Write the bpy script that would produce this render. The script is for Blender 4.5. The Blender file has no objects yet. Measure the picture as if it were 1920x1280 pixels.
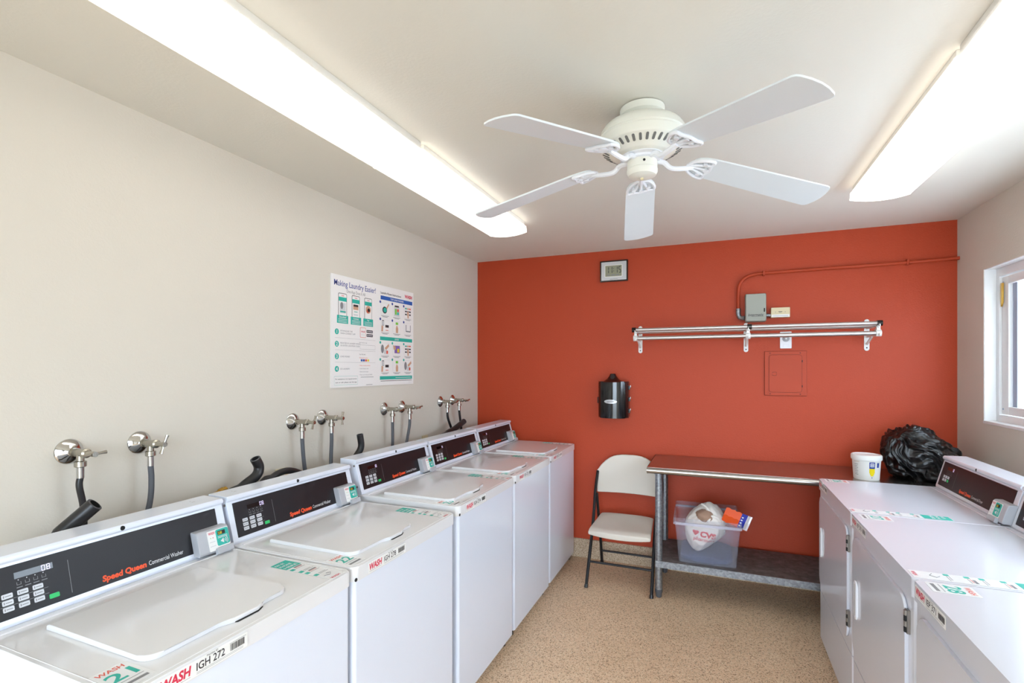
import bpy, bmesh, math, random
from mathutils import Vector, Matrix, noise
R = math.radians
PI = math.pi
sc = bpy.context.scene
COL = sc.collection
random.seed(7)

# ------------------------------------------------------------------ camera
F_PX, YAW, HOR, CAMZ, CXP = 940.0, 0.391, 689.7, 1.5398, 953.8
cd = bpy.data.cameras.new('camera')
cd.sensor_width = 36.0
cd.lens = F_PX / 1920.0 * 36.0
cd.shift_x = (960 - CXP) / 1920.0
cd.shift_y = (HOR - 640) / 1920.0
cd.clip_start = 0.02
cam = bpy.data.objects.new('camera', cd)
COL.objects.link(cam)
cam.location = (0, 0, CAMZ)
cam.rotation_euler = (PI / 2, 0, YAW)
sc.camera = cam

# ------------------------------------------------------------------ world, exposure
SKY_STRENGTH = 14.0
LAMP_STRENGTH = 2.3
w = bpy.data.worlds.new('sky')
sc.world = w
w.use_nodes = True
bg = w.node_tree.nodes['Background']
bg.inputs[0].default_value = (0.72, 0.86, 1.0, 1)
bg.inputs[1].default_value = SKY_STRENGTH
sc.view_settings.view_transform = 'Standard'
sc.view_settings.look = 'None'
sc.view_settings.gamma = 1
sc.view_settings.use_curve_mapping = False
sc.view_settings.exposure = -0.25

# room: A left wall, B right wall, D back wall, H ceiling, FY wall behind the camera
A, B, D, H, FY = -1.9545, 1.4159, 4.016, 2.4782, -1.6

# ------------------------------------------------------------------ materials
def lin(c):
    return tuple((x / 255 / 12.92) if x / 255 <= .04045 else ((x / 255 + .055) / 1.055) ** 2.4 for x in c)

def mat(name, rgb, rough=.5, metal=0., bump=0., bscale=60., spec=.5, emit=0., emit_rgb=None, coat=0., var=0., vscale=4., detail=2.):
    m = bpy.data.materials.new(name)
    m.use_nodes = True
    nt = m.node_tree
    p = nt.nodes['Principled BSDF']
    c = lin(rgb)
    p.inputs['Base Color'].default_value = (*c, 1)
    p.inputs['Roughness'].default_value = rough
    p.inputs['Metallic'].default_value = metal
    p.inputs['Specular IOR Level'].default_value = spec
    if coat:
        p.inputs['Coat Weight'].default_value = coat
        p.inputs['Coat Roughness'].default_value = .08
    if emit:
        p.inputs['Emission Color'].default_value = (*lin(emit_rgb or rgb), 1)
        p.inputs['Emission Strength'].default_value = emit
    tc = nt.nodes.new('ShaderNodeTexCoord')
    if bump:
        n = nt.nodes.new('ShaderNodeTexNoise')
        n.inputs['Scale'].default_value = bscale
        n.inputs['Detail'].default_value = detail
        nt.links.new(tc.outputs['Object'], n.inputs['Vector'])
        b = nt.nodes.new('ShaderNodeBump')
        b.inputs['Strength'].default_value = bump
        b.inputs['Distance'].default_value = .002
        nt.links.new(n.outputs['Fac'], b.inputs['Height'])
        nt.links.new(b.outputs['Normal'], p.inputs['Normal'])
    if var:
        n2 = nt.nodes.new('ShaderNodeTexNoise')
        n2.inputs['Scale'].default_value = vscale
        n2.inputs['Detail'].default_value = 4
        nt.links.new(tc.outputs['Object'], n2.inputs['Vector'])
        mx = nt.nodes.new('ShaderNodeMixRGB')
        mx.inputs[1].default_value = (*c, 1)
        mx.inputs[2].default_value = (*[x * (1 - var) for x in c], 1)
        nt.links.new(n2.outputs['Fac'], mx.inputs[0])
        nt.links.new(mx.outputs[0], p.inputs['Base Color'])
    return m

def speckle(name, base, dark, light, scale=220):
    m = mat(name, base, .55)
    nt = m.node_tree
    p = nt.nodes['Principled BSDF']
    tc = nt.nodes.new('ShaderNodeTexCoord')
    v = nt.nodes.new('ShaderNodeTexVoronoi')
    v.inputs['Scale'].default_value = scale
    nt.links.new(tc.outputs['Object'], v.inputs['Vector'])
    sep = nt.nodes.new('ShaderNodeSeparateColor')
    nt.links.new(v.outputs['Color'], sep.inputs[0])
    cr = nt.nodes.new('ShaderNodeValToRGB')
    cr.color_ramp.interpolation = 'CONSTANT'
    e = cr.color_ramp.elements
    e[0].position = 0; e[0].color = (*lin(dark), 1)
    e[1].position = .14; e[1].color = (*lin(base), 1)
    q = e.new(.55); q.color = (*lin(tuple(min(255, x + 8) for x in base)), 1)
    q = e.new(.82); q.color = (*lin(light), 1)
    nt.links.new(sep.outputs[0], cr.inputs[0])
    n2 = nt.nodes.new('ShaderNodeTexNoise'); n2.inputs['Scale'].default_value = 3
    nt.links.new(tc.outputs['Object'], n2.inputs['Vector'])
    mx = nt.nodes.new('ShaderNodeMixRGB'); mx.blend_type = 'MULTIPLY'
    mx.inputs[2].default_value = (.86, .84, .80, 1)
    nt.links.new(n2.outputs['Fac'], mx.inputs[0])
    nt.links.new(cr.outputs[0], mx.inputs[1])
    nt.links.new(mx.outputs[0], p.inputs['Base Color'])
    return m

def see_through(name, rgb, alpha, rough=.3, bump=0., bscale=40.):
    m = mat(name, rgb, rough, bump=bump, bscale=bscale)
    nt = m.node_tree
    p = nt.nodes['Principled BSDF']
    out = nt.nodes['Material Output']
    t = nt.nodes.new('ShaderNodeBsdfTransparent')
    mx = nt.nodes.new('ShaderNodeMixShader')
    mx.inputs[0].default_value = alpha
    nt.links.new(t.outputs[0], mx.inputs[1])
    nt.links.new(p.outputs[0], mx.inputs[2])
    nt.links.new(mx.outputs[0], out.inputs[0])
    return m

M = {}
M['cream'] = mat('cream_wall_paint', (214, 207, 195), .75, bump=.35, bscale=120)
M['orange'] = mat('orange_wall_paint', (182, 66, 33), .52, bump=.5, bscale=110, spec=.35)
M['ceil'] = mat('ceiling_paint', (226, 222, 212), .6, bump=.3, bscale=90)
M['floor'] = speckle('speckled_floor', (226, 194, 160), (166, 134, 104), (242, 220, 190))
M['base'] = speckle('speckled_cove', (196, 172, 144), (140, 112, 88), (222, 204, 182), 240)
M['enamel'] = mat('white_enamel', (225, 231, 244), .18, coat=.3)
M['enamel_top'] = mat('white_enamel_top', (229, 229, 231), .16, coat=.4, bump=.02, bscale=14)
M['enamel_dry'] = mat('white_enamel_dryer', (217, 219, 228), .2, coat=.3)
M['plastic_w'] = mat('white_plastic', (236, 237, 242), .3)
M['gap'] = mat('dark_gap', (22, 22, 24), .8)
M['panelblk'] = mat('black_overlay', (24, 21, 25), .38, spec=.35, bump=.05, bscale=400)
M['disp'] = mat('dark_display_window', (20, 14, 18), .08)
M['led'] = mat('display_digits', (225, 215, 255), .4, emit=.9)
M['ink_o'] = mat('orange_red_print', (240, 84, 36), .5)
M['ink_w'] = mat('white_print', (225, 225, 228), .5)
M['ink_g'] = mat('grey_print', (130, 130, 134), .5)
M['ink_k'] = mat('black_print', (35, 34, 40), .5)
M['ink_red'] = mat('red_print', (214, 48, 78), .5)
M['ink_redo'] = mat('coral_print', (222, 92, 74), .5)
M['teal'] = mat('teal_print', (36, 176, 160), .5)
M['blue'] = mat('blue_print', (36, 92, 176), .5)
M['navy'] = mat('navy_print', (44, 68, 150), .5)
M['key'] = mat('grey_keys', (206, 208, 214), .4)
M['keygreen'] = mat('green_key', (30, 190, 100), .4)
M['reader'] = mat('grey_reader_plastic', (178, 180, 186), .4)
M['label'] = mat('white_sticker', (238, 238, 236), .45)
M['labelfilm'] = None
M['yellow'] = mat('yellow_print', (226, 206, 40), .5)
M['skin'] = mat('tan_print', (206, 160, 132), .6)
M['limegreen'] = mat('green_print', (120, 196, 70), .5)
M['lightgrey'] = mat('light_grey_print', (206, 208, 210), .5)
M['purple'] = mat('purple_print', (130, 96, 170), .5)
M['poster'] = mat('poster_board', (238, 236, 234), .35)
M['chrome'] = mat('chrome', (200, 200, 200), .08, 1.)
M['brassy'] = mat('plated_valve_metal', (182, 178, 168), .25, 1., bump=.2, bscale=80)
M['brass'] = mat('brass', (190, 150, 70), .3, 1.)
M['rubber_g'] = mat('grey_hose_rubber', (84, 86, 92), .5, bump=.2, bscale=200)
M['rubber_k'] = mat('black_rubber', (34, 33, 35), .35)
M['ivory'] = mat('ivory_plastic', (222, 208, 170), .45)
M['black_pl'] = mat('glossy_black_plastic', (14, 14, 17), .12, coat=.4)
M['silver'] = mat('silver_badge', (205, 208, 212), .3, .4)
M['lcd'] = mat('lcd_glass', (150, 152, 130), .2)
M['alu'] = mat('brushed_aluminium', (206, 202, 200), .42, 1.)
M['bracket'] = mat('white_bracket_paint', (228, 228, 226), .35)
M['greybox'] = mat('grey_box_paint', (158, 160, 150), .45, .1, bump=.2, bscale=150)
M['orange_gap'] = mat('orange_paint_seam', (112, 36, 18), .6)
M['orange_gloss'] = mat('orange_conduit_paint', (180, 66, 34), .5, spec=.35)
M['steel'] = mat('stainless_top', (180, 176, 172), .27, 1., bump=.04, bscale=300)
M['galv'] = mat('galvanised_steel', (168, 172, 178), .42, .85, bump=.1, bscale=70, var=.35, vscale=60)
M['galv_dirty'] = mat('worn_galvanised_steel', (132, 127, 126), .55, .15, bump=.15, bscale=70, var=.75, vscale=16)
def spangle(m, amount=.55, scale=90):
    nt = m.node_tree
    p = nt.nodes['Principled BSDF']
    tc = nt.nodes.new('ShaderNodeTexCoord')
    v = nt.nodes.new('ShaderNodeTexVoronoi'); v.inputs['Scale'].default_value = scale
    nt.links.new(tc.outputs['Object'], v.inputs['Vector'])
    sp = nt.nodes.new('ShaderNodeSeparateColor'); nt.links.new(v.outputs['Color'], sp.inputs[0])
    mp = nt.nodes.new('ShaderNodeMapRange')
    mp.inputs['To Min'].default_value = 1 - amount; mp.inputs['To Max'].default_value = 1.15
    nt.links.new(sp.outputs[0], mp.inputs['Value'])
    mx = nt.nodes.new('ShaderNodeMixRGB'); mx.blend_type = 'MULTIPLY'; mx.inputs[0].default_value = 1
    old = p.inputs['Base Color'].links[0].from_socket
    nt.links.new(old, mx.inputs[1]); nt.links.new(mp.outputs[0], mx.inputs[2])
    nt.links.new(mx.outputs[0], p.inputs['Base Color'])
spangle(M['galv'], .30)
spangle(M['galv_dirty'], .3, 40)
M['chairpl'] = mat('almond_chair_plastic', (214, 206, 194), .45, bump=.1, bscale=300)
M['chairtube'] = mat('dark_grey_tube', (40, 39, 42), .35, .5)
M['binpl'] = see_through('clear_bin_plastic', (205, 208, 228), .12, .2)
M['binedge'] = see_through('clear_bin_rim', (220, 218, 236), .38, .2)
M['bagw'] = mat('white_bag_film', (232, 226, 220), .35, bump=.3, bscale=30)
M['bagred'] = mat('red_bag_print', (214, 62, 68), .5)
M['bagtan'] = mat('tan_contents', (164, 132, 112), .8)
M['clothblue'] = mat('dark_blue_cloth', (62, 72, 104), .8, bump=.4, bscale=20)
M['pkgorange'] = mat('orange_wrapper', (232, 84, 24), .3)
M['pkgblue'] = mat('blue_wrapper', (36, 52, 170), .3)
M['pkgsilver'] = mat('silver_wrapper', (206, 204, 212), .25, .3)
M['tub'] = mat('white_tub_plastic', (236, 236, 232), .35)
M['tubblue'] = mat('blue_tub_print', (26, 60, 150), .4)
M['tubyellow'] = mat('yellow_tub_print', (240, 216, 20), .4)
M['fanw'] = mat('fan_cream_enamel', (232, 231, 221), .3)
M['fanblade'] = mat('fan_blade_white', (226, 232, 236), .42)
M['fanarm'] = mat('fan_arm_white', (236, 238, 244), .3)
M['vent'] = mat('fan_vent_dark', (110, 110, 108), .8)
M['fixture'] = mat('lamp_body_white', (238, 236, 230), .4)
M['lens'] = mat('lit_opal_lens', (250, 246, 238), .35, emit=LAMP_STRENGTH, emit_rgb=(255, 253, 249))
M['tube_lit'] = mat('lit_tube', (255, 252, 244), .4, emit=LAMP_STRENGTH * 3.4, emit_rgb=(255, 252, 247))
M['vinyl'] = mat('white_window_vinyl', (236, 236, 236), .35)
M['sashgrey'] = mat('blue_grey_screen_track', (172, 182, 204), .5)
M['louver'] = see_through('frosted_pane', (240, 244, 248), .35, .3)
M['glass'] = see_through('window_glass', (235, 240, 245), .08, .05)
M['hinge'] = mat('hinge_steel', (150, 146, 142), .35, 1.)

M['labelfilm'] = mat('sticker_backing', (232, 233, 234), .3)
# bag of crinkled black film
def crinkle():
    m = mat('black_bag_film', (10, 11, 15), .30, spec=.6)
    nt = m.node_tree
    p = nt.nodes['Principled BSDF']
    tc = nt.nodes.new('ShaderNodeTexCoord')
    n = nt.nodes.new('ShaderNodeTexNoise')
    n.noise_type = 'RIDGED_MULTIFRACTAL'
    n.inputs['Scale'].default_value = 14
    n.inputs['Detail'].default_value = 6
    n.inputs['Distortion'].default_value = 2.2
    nt.links.new(tc.outputs['Object'], n.inputs['Vector'])
    b = nt.nodes.new('ShaderNodeBump')
    b.inputs['Strength'].default_value = .22
    b.inputs['Distance'].default_value = .012
    nt.links.new(n.outputs['Fac'], b.inputs['Height'])
    nt.links.new(b.outputs['Normal'], p.inputs['Normal'])
    return m
M['bagk'] = crinkle()

# near lamp lenses: clear ribbed acrylic, the tubes show through
def ribbed():
    m = bpy.data.materials.new('clear_ribbed_lens')
    m.use_nodes = True
    nt = m.node_tree
    p = nt.nodes['Principled BSDF']
    p.inputs['Base Color'].default_value = (.95, .94, .92, 1)
    p.inputs['Roughness'].default_value = .35
    p.inputs['Emission Color'].default_value = (1, .97, .92, 1)
    p.inputs['Emission Strength'].default_value = LAMP_STRENGTH * .18
    tc = nt.nodes.new('ShaderNodeTexCoord')
    wv = nt.nodes.new('ShaderNodeTexWave')
    wv.bands_direction = 'Y'
    wv.inputs['Scale'].default_value = 60
    nt.links.new(tc.outputs['Object'], wv.inputs['Vector'])
    b = nt.nodes.new('ShaderNodeBump')
    b.inputs['Strength'].default_value = .6
    b.inputs['Distance'].default_value = .002
    nt.links.new(wv.outputs['Fac'], b.inputs['Height'])
    nt.links.new(b.outputs['Normal'], p.inputs['Normal'])
    t = nt.nodes.new('ShaderNodeBsdfTransparent')
    mx = nt.nodes.new('ShaderNodeMixShader')
    mx.inputs[0].default_value = .45
    nt.links.new(t.outputs[0], mx.inputs[1])
    nt.links.new(p.outputs[0], mx.inputs[2])
    nt.links.new(mx.outputs[0], nt.nodes['Material Output'].inputs[0])
    return m
M['ribbed'] = ribbed()

# ------------------------------------------------------------------ mesh builder
_txt = {}
def text_mesh(s, bold, shear):
    k = (s, bold, shear)
    if k not in _txt:
        c = bpy.data.curves.new('t', 'FONT')
        c.body = s; c.size = 1; c.offset = bold; c.shear = shear
        c.resolution_u = 3
        o = bpy.data.objects.new('t', c)
        me = bpy.data.meshes.new_from_object(o)
        _txt[k] = ([v.co.copy() for v in me.vertices], [tuple(p.vertices) for p in me.polygons])
        bpy.data.objects.remove(o); bpy.data.curves.remove(c); bpy.data.meshes.remove(me)
    return _txt[k]

def catmull(pts, n=6):
    P = [Vector(p) for p in pts]
    P = [P[0] * 2 - P[1]] + P + [P[-1] * 2 - P[-2]]
    out = []
    for i in range(1, len(P) - 2):
        a, b, c, d = P[i - 1:i + 3]
        for j in range(n):
            t = j / n
            out.append(.5 * ((2 * b) + (c - a) * t + (2 * a - 5 * b + 4 * c - d) * t * t + (3 * b - a - 3 * c + d) * t ** 3))
    out.append(P[-2])
    return out

def rrect(x0, x1, y0, y1, r, n=5, corners=(1, 1, 1, 1)):
    out = []
    for (cx, cy, a0, on) in ((x1, y1, 0, corners[0]), (x0, y1, 90, corners[1]), (x0, y0, 180, corners[2]), (x1, y0, 270, corners[3])):
        if not on:
            out.append((cx, cy)); continue
        sx = -1 if cx == x1 else 1; sy = -1 if cy == y1 else 1
        for i in range(n + 1):
            a = R(a0 + 90 * i / n)
            out.append((cx + sx * r + r * math.cos(a), cy + sy * r + r * math.sin(a)))
    return out

class MB:
    def __init__(s):
        s.v = []; s.f = []; s.m = []; s.mats = []; s.xf = Matrix()
    def mi(s, m):
        m = M[m] if isinstance(m, str) else m
        if m not in s.mats: s.mats.append(m)
        return s.mats.index(m)
    def add(s, vs, fs, m, x=None):
        x = s.xf @ x if x is not None else s.xf
        o = len(s.v); i = s.mi(m)
        s.v += [x @ Vector(v) for v in vs]
        for f in fs:
            s.f.append(tuple(o + k for k in f)); s.m.append(i)
        return s
    def bm(s, b, m, x=None):
        b.verts.index_update()
        s.add([v.co.copy() for v in b.verts], [[v.index for v in f.verts] for f in b.faces], m, x)
        b.free(); return s
    def box(s, x0, x1, y0, y1, z0, z1, m, bev=0, seg=2, x=None):
        x0, x1 = min(x0, x1), max(x0, x1); y0, y1 = min(y0, y1), max(y0, y1); z0, z1 = min(z0, z1), max(z0, z1)
        vs = [(a, b_, c) for c in (z0, z1) for b_ in (y0, y1) for a in (x0, x1)]
        fs = [(0, 2, 3, 1), (4, 5, 7, 6), (0, 1, 5, 4), (2, 6, 7, 3), (0, 4, 6, 2), (1, 3, 7, 5)]
        if not bev: return s.add(vs, fs, m, x)
        b = bmesh.new()
        V = [b.verts.new(v) for v in vs]
        for f in fs: b.faces.new([V[i] for i in f])
        bmesh.ops.bevel(b, geom=b.edges[:], offset=bev, segments=seg, profile=.5, affect='EDGES')
        return s.bm(b, m, x)
    def prism(s, pts, z0, z1, m, x=None, bev=0, seg=2, top_only=False):
        """2-D outline in xy extruded z0..z1"""
        b = bmesh.new()
        lo = [b.verts.new((p[0], p[1], z0)) for p in pts]
        hi = [b.verts.new((p[0], p[1], z1)) for p in pts]
        n = len(pts)
        b.faces.new(lo[::-1]); ft = b.faces.new(hi)
        for i in range(n): b.faces.new((lo[i], lo[(i + 1) % n], hi[(i + 1) % n], hi[i]))
        if bev:
            es = list(ft.edges) if top_only else [e for e in b.edges if abs(e.verts[0].co.z - e.verts[1].co.z) < 1e-7]
            bmesh.ops.bevel(b, geom=es, offset=bev, segments=seg, profile=.5, affect='EDGES')
        bmesh.ops.recalc_face_normals(b, faces=b.faces[:])
        return s.bm(b, m, x)
    def tube(s, pts, r, m, n=10, cap=True, x=None, radii=None, hollow=0):
        P = [Vector(p) for p in pts]
        vs, fs = [], []
        up = None
        for i, p in enumerate(P):
            t = (P[min(i + 1, len(P) - 1)] - P[max(i - 1, 0)]).normalized()
            if up is None:
                up = t.orthogonal().normalized()
            up = (up - t * up.dot(t)).normalized()
            sd = t.cross(up)
            rr = radii[i] if radii else r
            for k in range(n):
                a = 2 * PI * k / n
                vs.append(p + (up * math.cos(a) + sd * math.sin(a)) * rr)
        for i in range(len(P) - 1):
            for k in range(n):
                fs.append((i * n + k, i * n + (k + 1) % n, (i + 1) * n + (k + 1) % n, (i + 1) * n + k))
        if cap:
            fs.append(tuple(range(n))[::-1]); fs.append(tuple((len(P) - 1) * n + k for k in range(n)))
        return s.add(vs, fs, m, x)
    def cyl(s, p0, p1, r, m, n=16, r1=None, cap=True, x=None):
        return s.tube([p0, p1], r, m, n, cap, x, radii=[r, r if r1 is None else r1])
    def lathe(s, prof, m, n=32, x=None, cap=True):
        vs, fs = [], []
        for (r, z) in prof:
            for k in range(n):
                a = 2 * PI * k / n
                vs.append((r * math.cos(a), r * math.sin(a), z))
        for i in range(len(prof) - 1):
            for k in range(n):
                fs.append((i * n + k, i * n + (k + 1) % n, (i + 1) * n + (k + 1) % n, (i + 1) * n + k))
        if cap:
            fs.append(tuple(range(n))[::-1]); fs.append(tuple((len(prof) - 1) * n + k for k in range(n)))
        return s.add(vs, fs, m, x)
    def text(s, t, size, x, y, m, z=0., bold=0., width=None, align='l', X=None, shear=0., sx=1.):
        vs, fs = text_mesh(t, bold, shear)
        if not vs: return s
        mn = min(v.x for v in vs); mxx = max(v.x for v in vs)
        k = size * sx
        if width: k = width / (mxx - mn)
        ox = x - mn * k
        if align == 'c': ox = x - (mn + mxx) / 2 * k
        if align == 'r': ox = x - mxx * k
        return s.add([(v.x * k + ox, v.y * size + y, z) for v in vs], fs, m, X)
    def rect(s, x0, x1, y0, y1, z, m, x=None):
        return s.add([(x0, y0, z), (x1, y0, z), (x1, y1, z), (x0, y1, z)], [(0, 1, 2, 3)], m, x)
    def poly(s, pts, z, m, x=None):
        return s.add([(p[0], p[1], z) for p in pts], [tuple(range(len(pts)))], m, x)
    def disc(s, cx, cy, r, z, m, n=20, ry=None, x=None):
        return s.poly([(cx + r * math.cos(2 * PI * k / n), cy + (ry or r) * math.sin(2 * PI * k / n)) for k in range(n)], z, m, x)
    def seg7(s, digits, x, y, h, wd, m, z, X=None):
        S = {'0': 'abcdef', '1': 'bc', '2': 'abged', '3': 'abgcd', '5': 'afgcd', '8': 'abcdefg', '6': 'afgedc'}
        t = h * .1
        for ch in digits:
            if ch == ':':
                s.rect(x, x + t, y + h * .28, y + h * .28 + t, z, m, X); s.rect(x, x + t, y + h * .66, y + h * .66 + t, z, m, X)
                x += wd * .5; continue
            for k in S.get(ch, ''):
                if k in 'agd':
                    yy = {'a': h - t, 'g': h / 2 - t / 2, 'd': 0}[k] + y
                    s.rect(x + t * .8, x + wd * .72 - t * .8, yy, yy + t, z, m, X)
                else:
                    xx = x + (wd * .72 - t if k in 'bc' else 0)
                    yy = y + (h / 2 if k in 'bf' else 0)
                    s.rect(xx, xx + t, yy + t * .4, yy + h / 2 - t * .4, z, m, X)
            x += wd
        return s
    def build(s, name, parent=None, smooth=35, loc=None):
        me = bpy.data.meshes.new(name)
        me.from_pydata([tuple(v) for v in s.v], [], s.f)
        for m in s.mats: me.materials.append(m)
        me.polygons.foreach_set('material_index', s.m)
        me.update()
        if smooth:
            me.shade_smooth()
            me.set_sharp_from_angle(angle=R(smooth))
        o = bpy.data.objects.new(name, me)
        COL.objects.link(o)
        if smooth and len(me.polygons) < 4000:
            wn = o.modifiers.new('weighted_normal', 'WEIGHTED_NORMAL')
            wn.keep_sharp = True; wn.weight = 90
        if parent: o.parent = parent
        if loc: o.location = loc
        return o

def tag(o, label=None, cat=None, group=None, kind=None):
    if label: o['label'] = label
    if cat: o['category'] = cat
    if group: o['group'] = group
    if kind: o['kind'] = kind
    return o

def thing(name, loc=(0, 0, 0), rz=0, label=None, cat=None, group=None):
    o = bpy.data.objects.new(name, None)
    o.empty_display_size = .1
    COL.objects.link(o)
    o.location = loc; o.rotation_euler = (0, 0, rz)
    return tag(o, label, cat, group)

def children(o): return [c for c in bpy.data.objects if c.parent == o]

def T(x, y, z): return Matrix.Translation((x, y, z))
# frames for flat artwork: local x,y drawn on the plane, z out of it
def frame(origin, ex, ey):
    ex = Vector(ex).normalized(); ey = Vector(ey).normalized(); ez = ex.cross(ey)
    m = Matrix((ex, ey, ez)).transposed().to_4x4()
    m.translation = Vector(origin)
    return m

# ------------------------------------------------------------------ the room
def structure(name, mb, **k):
    o = mb.build(name, **k); o['kind'] = 'structure'; return o

structure('floor', MB().box(A - .1, B + .2, FY - .1, D + .1, -.1, 0, 'floor'))
structure('ceiling', MB().box(A - .1, B + .2, FY - .1, D + .1, H, H + .1, 'ceil'))
structure('wall_left', MB().box(A - .1, A, FY, D, 0, H, 'cream'))
structure('wall_back', MB().box(A - .1, B + .2, D, D + .1, 0, H, 'orange'))
WY0, WY1, WZ0, WZ1 = 1.70, 3.68, 1.237, 2.102       # window opening in the right wall
m = MB()
m.box(B, B + .2, FY, WY0, 0, H, 'cream').box(B, B + .2, WY1, D, 0, H, 'cream')
m.box(B, B + .2, WY0, WY1, 0, WZ0, 'cream').box(B, B + .2, WY0, WY1, WZ1, H, 'cream')
structure('wall_right', m)
m = MB()
DX0, DX1, DZ = -1.0, 1.1, 2.12                       # open double doorway behind the camera
m.box(A - .1, DX0, FY - .1, FY, 0, H, 'cream').box(DX1, B + .2, FY - .1, FY, 0, H, 'cream').box(DX0, DX1, FY - .1, FY, DZ, H, 'cream')
structure('wall_front', m)
m = MB()
m.box(A, B, D - .012, D, 0, .15, 'base')
structure('baseboard_back', m)
structure('baseboard_left', MB().box(A, A + .012, FY, D - .012, 0, .15, 'base'))
structure('baseboard_right', MB().box(B - .012, B, FY, D - .012, 0, .15, 'base'))

# window: vinyl frame set 5 cm into a plaster reveal, sliding sash with a brass latch
wroot = MB()
xr = B + .055
wroot.box(xr, xr + .05, WY0, WY1, WZ1 - .05, WZ1, 'vinyl', .004).box(xr, xr + .05, WY0, WY1, WZ0, WZ0 + .04, 'vinyl', .004)
wroot.box(xr + .0007, xr + .05, WY1 - .032, WY1 + .001, WZ0 + .002, WZ1 - .002, 'vinyl', .001).box(xr + .0007, xr + .05, WY0, WY0 + .032, WZ0 + .002, WZ1 - .002, 'vinyl', .001)
wroot.box(xr + .01, xr + .05, 2.66, 2.72, WZ0, WZ1, 'vinyl', .004)
wf = structure('window_1', wroot)
m = MB()
for (a, b_) in ((WY1 - .10, WY1 - .034), (2.72, 2.78)):
    m.box(xr + .012, xr + .04, a, b_, WZ0 + .045, WZ1 - .055, 'vinyl', .003)
m.box(xr + .012, xr + .04, 2.78, WY1 - .1, WZ0 + .045, WZ0 + .09, 'vinyl', .003).box(xr + .012, xr + .04, 2.78, WY1 - .1, WZ1 - .10, WZ1 - .055, 'vinyl', .003)
for z_ in (WZ0 + .075, WZ1 - .085):
    m.cyl((xr + .0115, WY1 - .05, z_), (xr + .009, WY1 - .05, z_), .005, 'sashgrey', 10)
m.build('sash', wf)
m = MB().box(xr + .03, xr + .062, WY1 - .145, WY1 - .102, WZ0 + .05, WZ1 - .06, 'sashgrey', .002)
m.build('screen_track', wf)
m = MB().prism([(0, 0), (.012, .02), (.014, .13), (-.002, .13), (-.002, .02)], 0, .008, 'brass', frame((xr + .008, WY1 - .05, WZ1 - .22), (0, -1, 0), (0, 0, 1)))
tag(m.build('latch', wf), 'brass latch')
MB().box(xr + .03, xr + .034, WY0 + .03, WY1 - .1, WZ0 + .04, WZ1 - .05, 'glass').build('glass', wf)
m = MB()
for k in range(9):
    z_ = WZ0 + .09 + k * .085
    m.box(xr + .075, xr + .079, 2.8, WY1 - .11, z_, z_ + .078, 'louver')
    m.box(xr + .07, xr + .085, WY1 - .112, WY1 - .104, z_, z_ + .06, 'vinyl')
m.build('louvered_pane', wf)
structure('trim_1', MB().box(B - .004, xr, WY0, WY1, WZ0 - .012, WZ0 + .004, 'vinyl', .003))
m = MB()
m.box(B + .002, xr, WY1 - .004, WY1, WZ0, WZ1, 'vinyl').box(B + .002, xr, WY0, WY1, WZ1 - .004, WZ1, 'vinyl').box(B + .002, xr, WY0, WY0 + .004, WZ0, WZ1, 'vinyl')
structure('trim_2', m)

# ground outside door and window
structure('ground', MB().box(-14, 14, -16, FY - .1, -.12, -.02, mat('pale_concrete', (170, 165, 155), .8)))

# ------------------------------------------------------------------ fluorescent lamps
def lamp(cx, y0, y1, lensmat, label, deep=.0):
    t = thing('fluorescent_light', (cx, y0, H), 0, label, 'ceiling light', 'wraparound fluorescent lamps on the ceiling')
    L = y1 - y0
    MB().box(-.118, .118, .01, L - .01, -.030, 0, 'fixture', .002).build('lamp_body', t)
    hw = .1275
    def prof(off):
        return [(-hw + off + .003, -.028), (-hw + off, -.066 + off), (-hw * .78, -.073 + off - deep), (-hw * .45, -.080 + off - deep), (0, -.083 + off - deep),
                (hw * .45, -.080 + off - deep), (hw * .78, -.073 + off - deep), (hw - off, -.066 + off), (hw - off - .003, -.028)]
    P = prof(0)
    vs = [(x_, y_, z_) for y_ in (.004, L - .004) for (x_, z_) in P]
    n = len(P)
    fs = [(i, i + 1, n + i + 1, n + i) for i in range(n - 1)]
    l_ = MB(); l_.add(vs, fs, lensmat); l_.build('lens', t, 20)
    for ye in (0, L):
        e = MB(); P2 = prof(-.0015)
        ya, yb = (ye, ye + .006) if ye == 0 else (ye - .006, ye)
        vs = [(x_, y_, z_) for y_ in (ya, yb) for (x_, z_) in P2]
        fs = [tuple(range(n)), tuple(range(2 * n - 1, n - 1, -1))] + [(i, n + i, n + (i + 1) % n, (i + 1) % n) for i in range(n)]
        e.add(vs, fs, 'lens' if lensmat == 'lens' else 'ribbed'); e.build('end_cap', t, 20)
    if lensmat == 'ribbed':
        for s_ in (-1, 1):
            MB().cyl((s_ * .058, .03, -.052), (s_ * .058, L - .03, -.052), .016, 'tube_lit', 12).build('fluorescent_tube', t)
    return t
LX, RX = -1.249, .775
lamp(LX, 1.80, 3.02, 'lens', 'opal ceiling light at left, nearer the orange wall')
lamp(LX, .58, 1.798, 'ribbed', 'ribbed clear ceiling light at left, nearer the camera, both tubes showing', .006)
lamp(RX, 1.86, 3.09, 'lens', 'opal ceiling light at right, nearer the orange wall')
lamp(RX, .64, 1.858, 'ribbed', 'ribbed ceiling light in the top right corner of the photo', .006)

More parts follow.
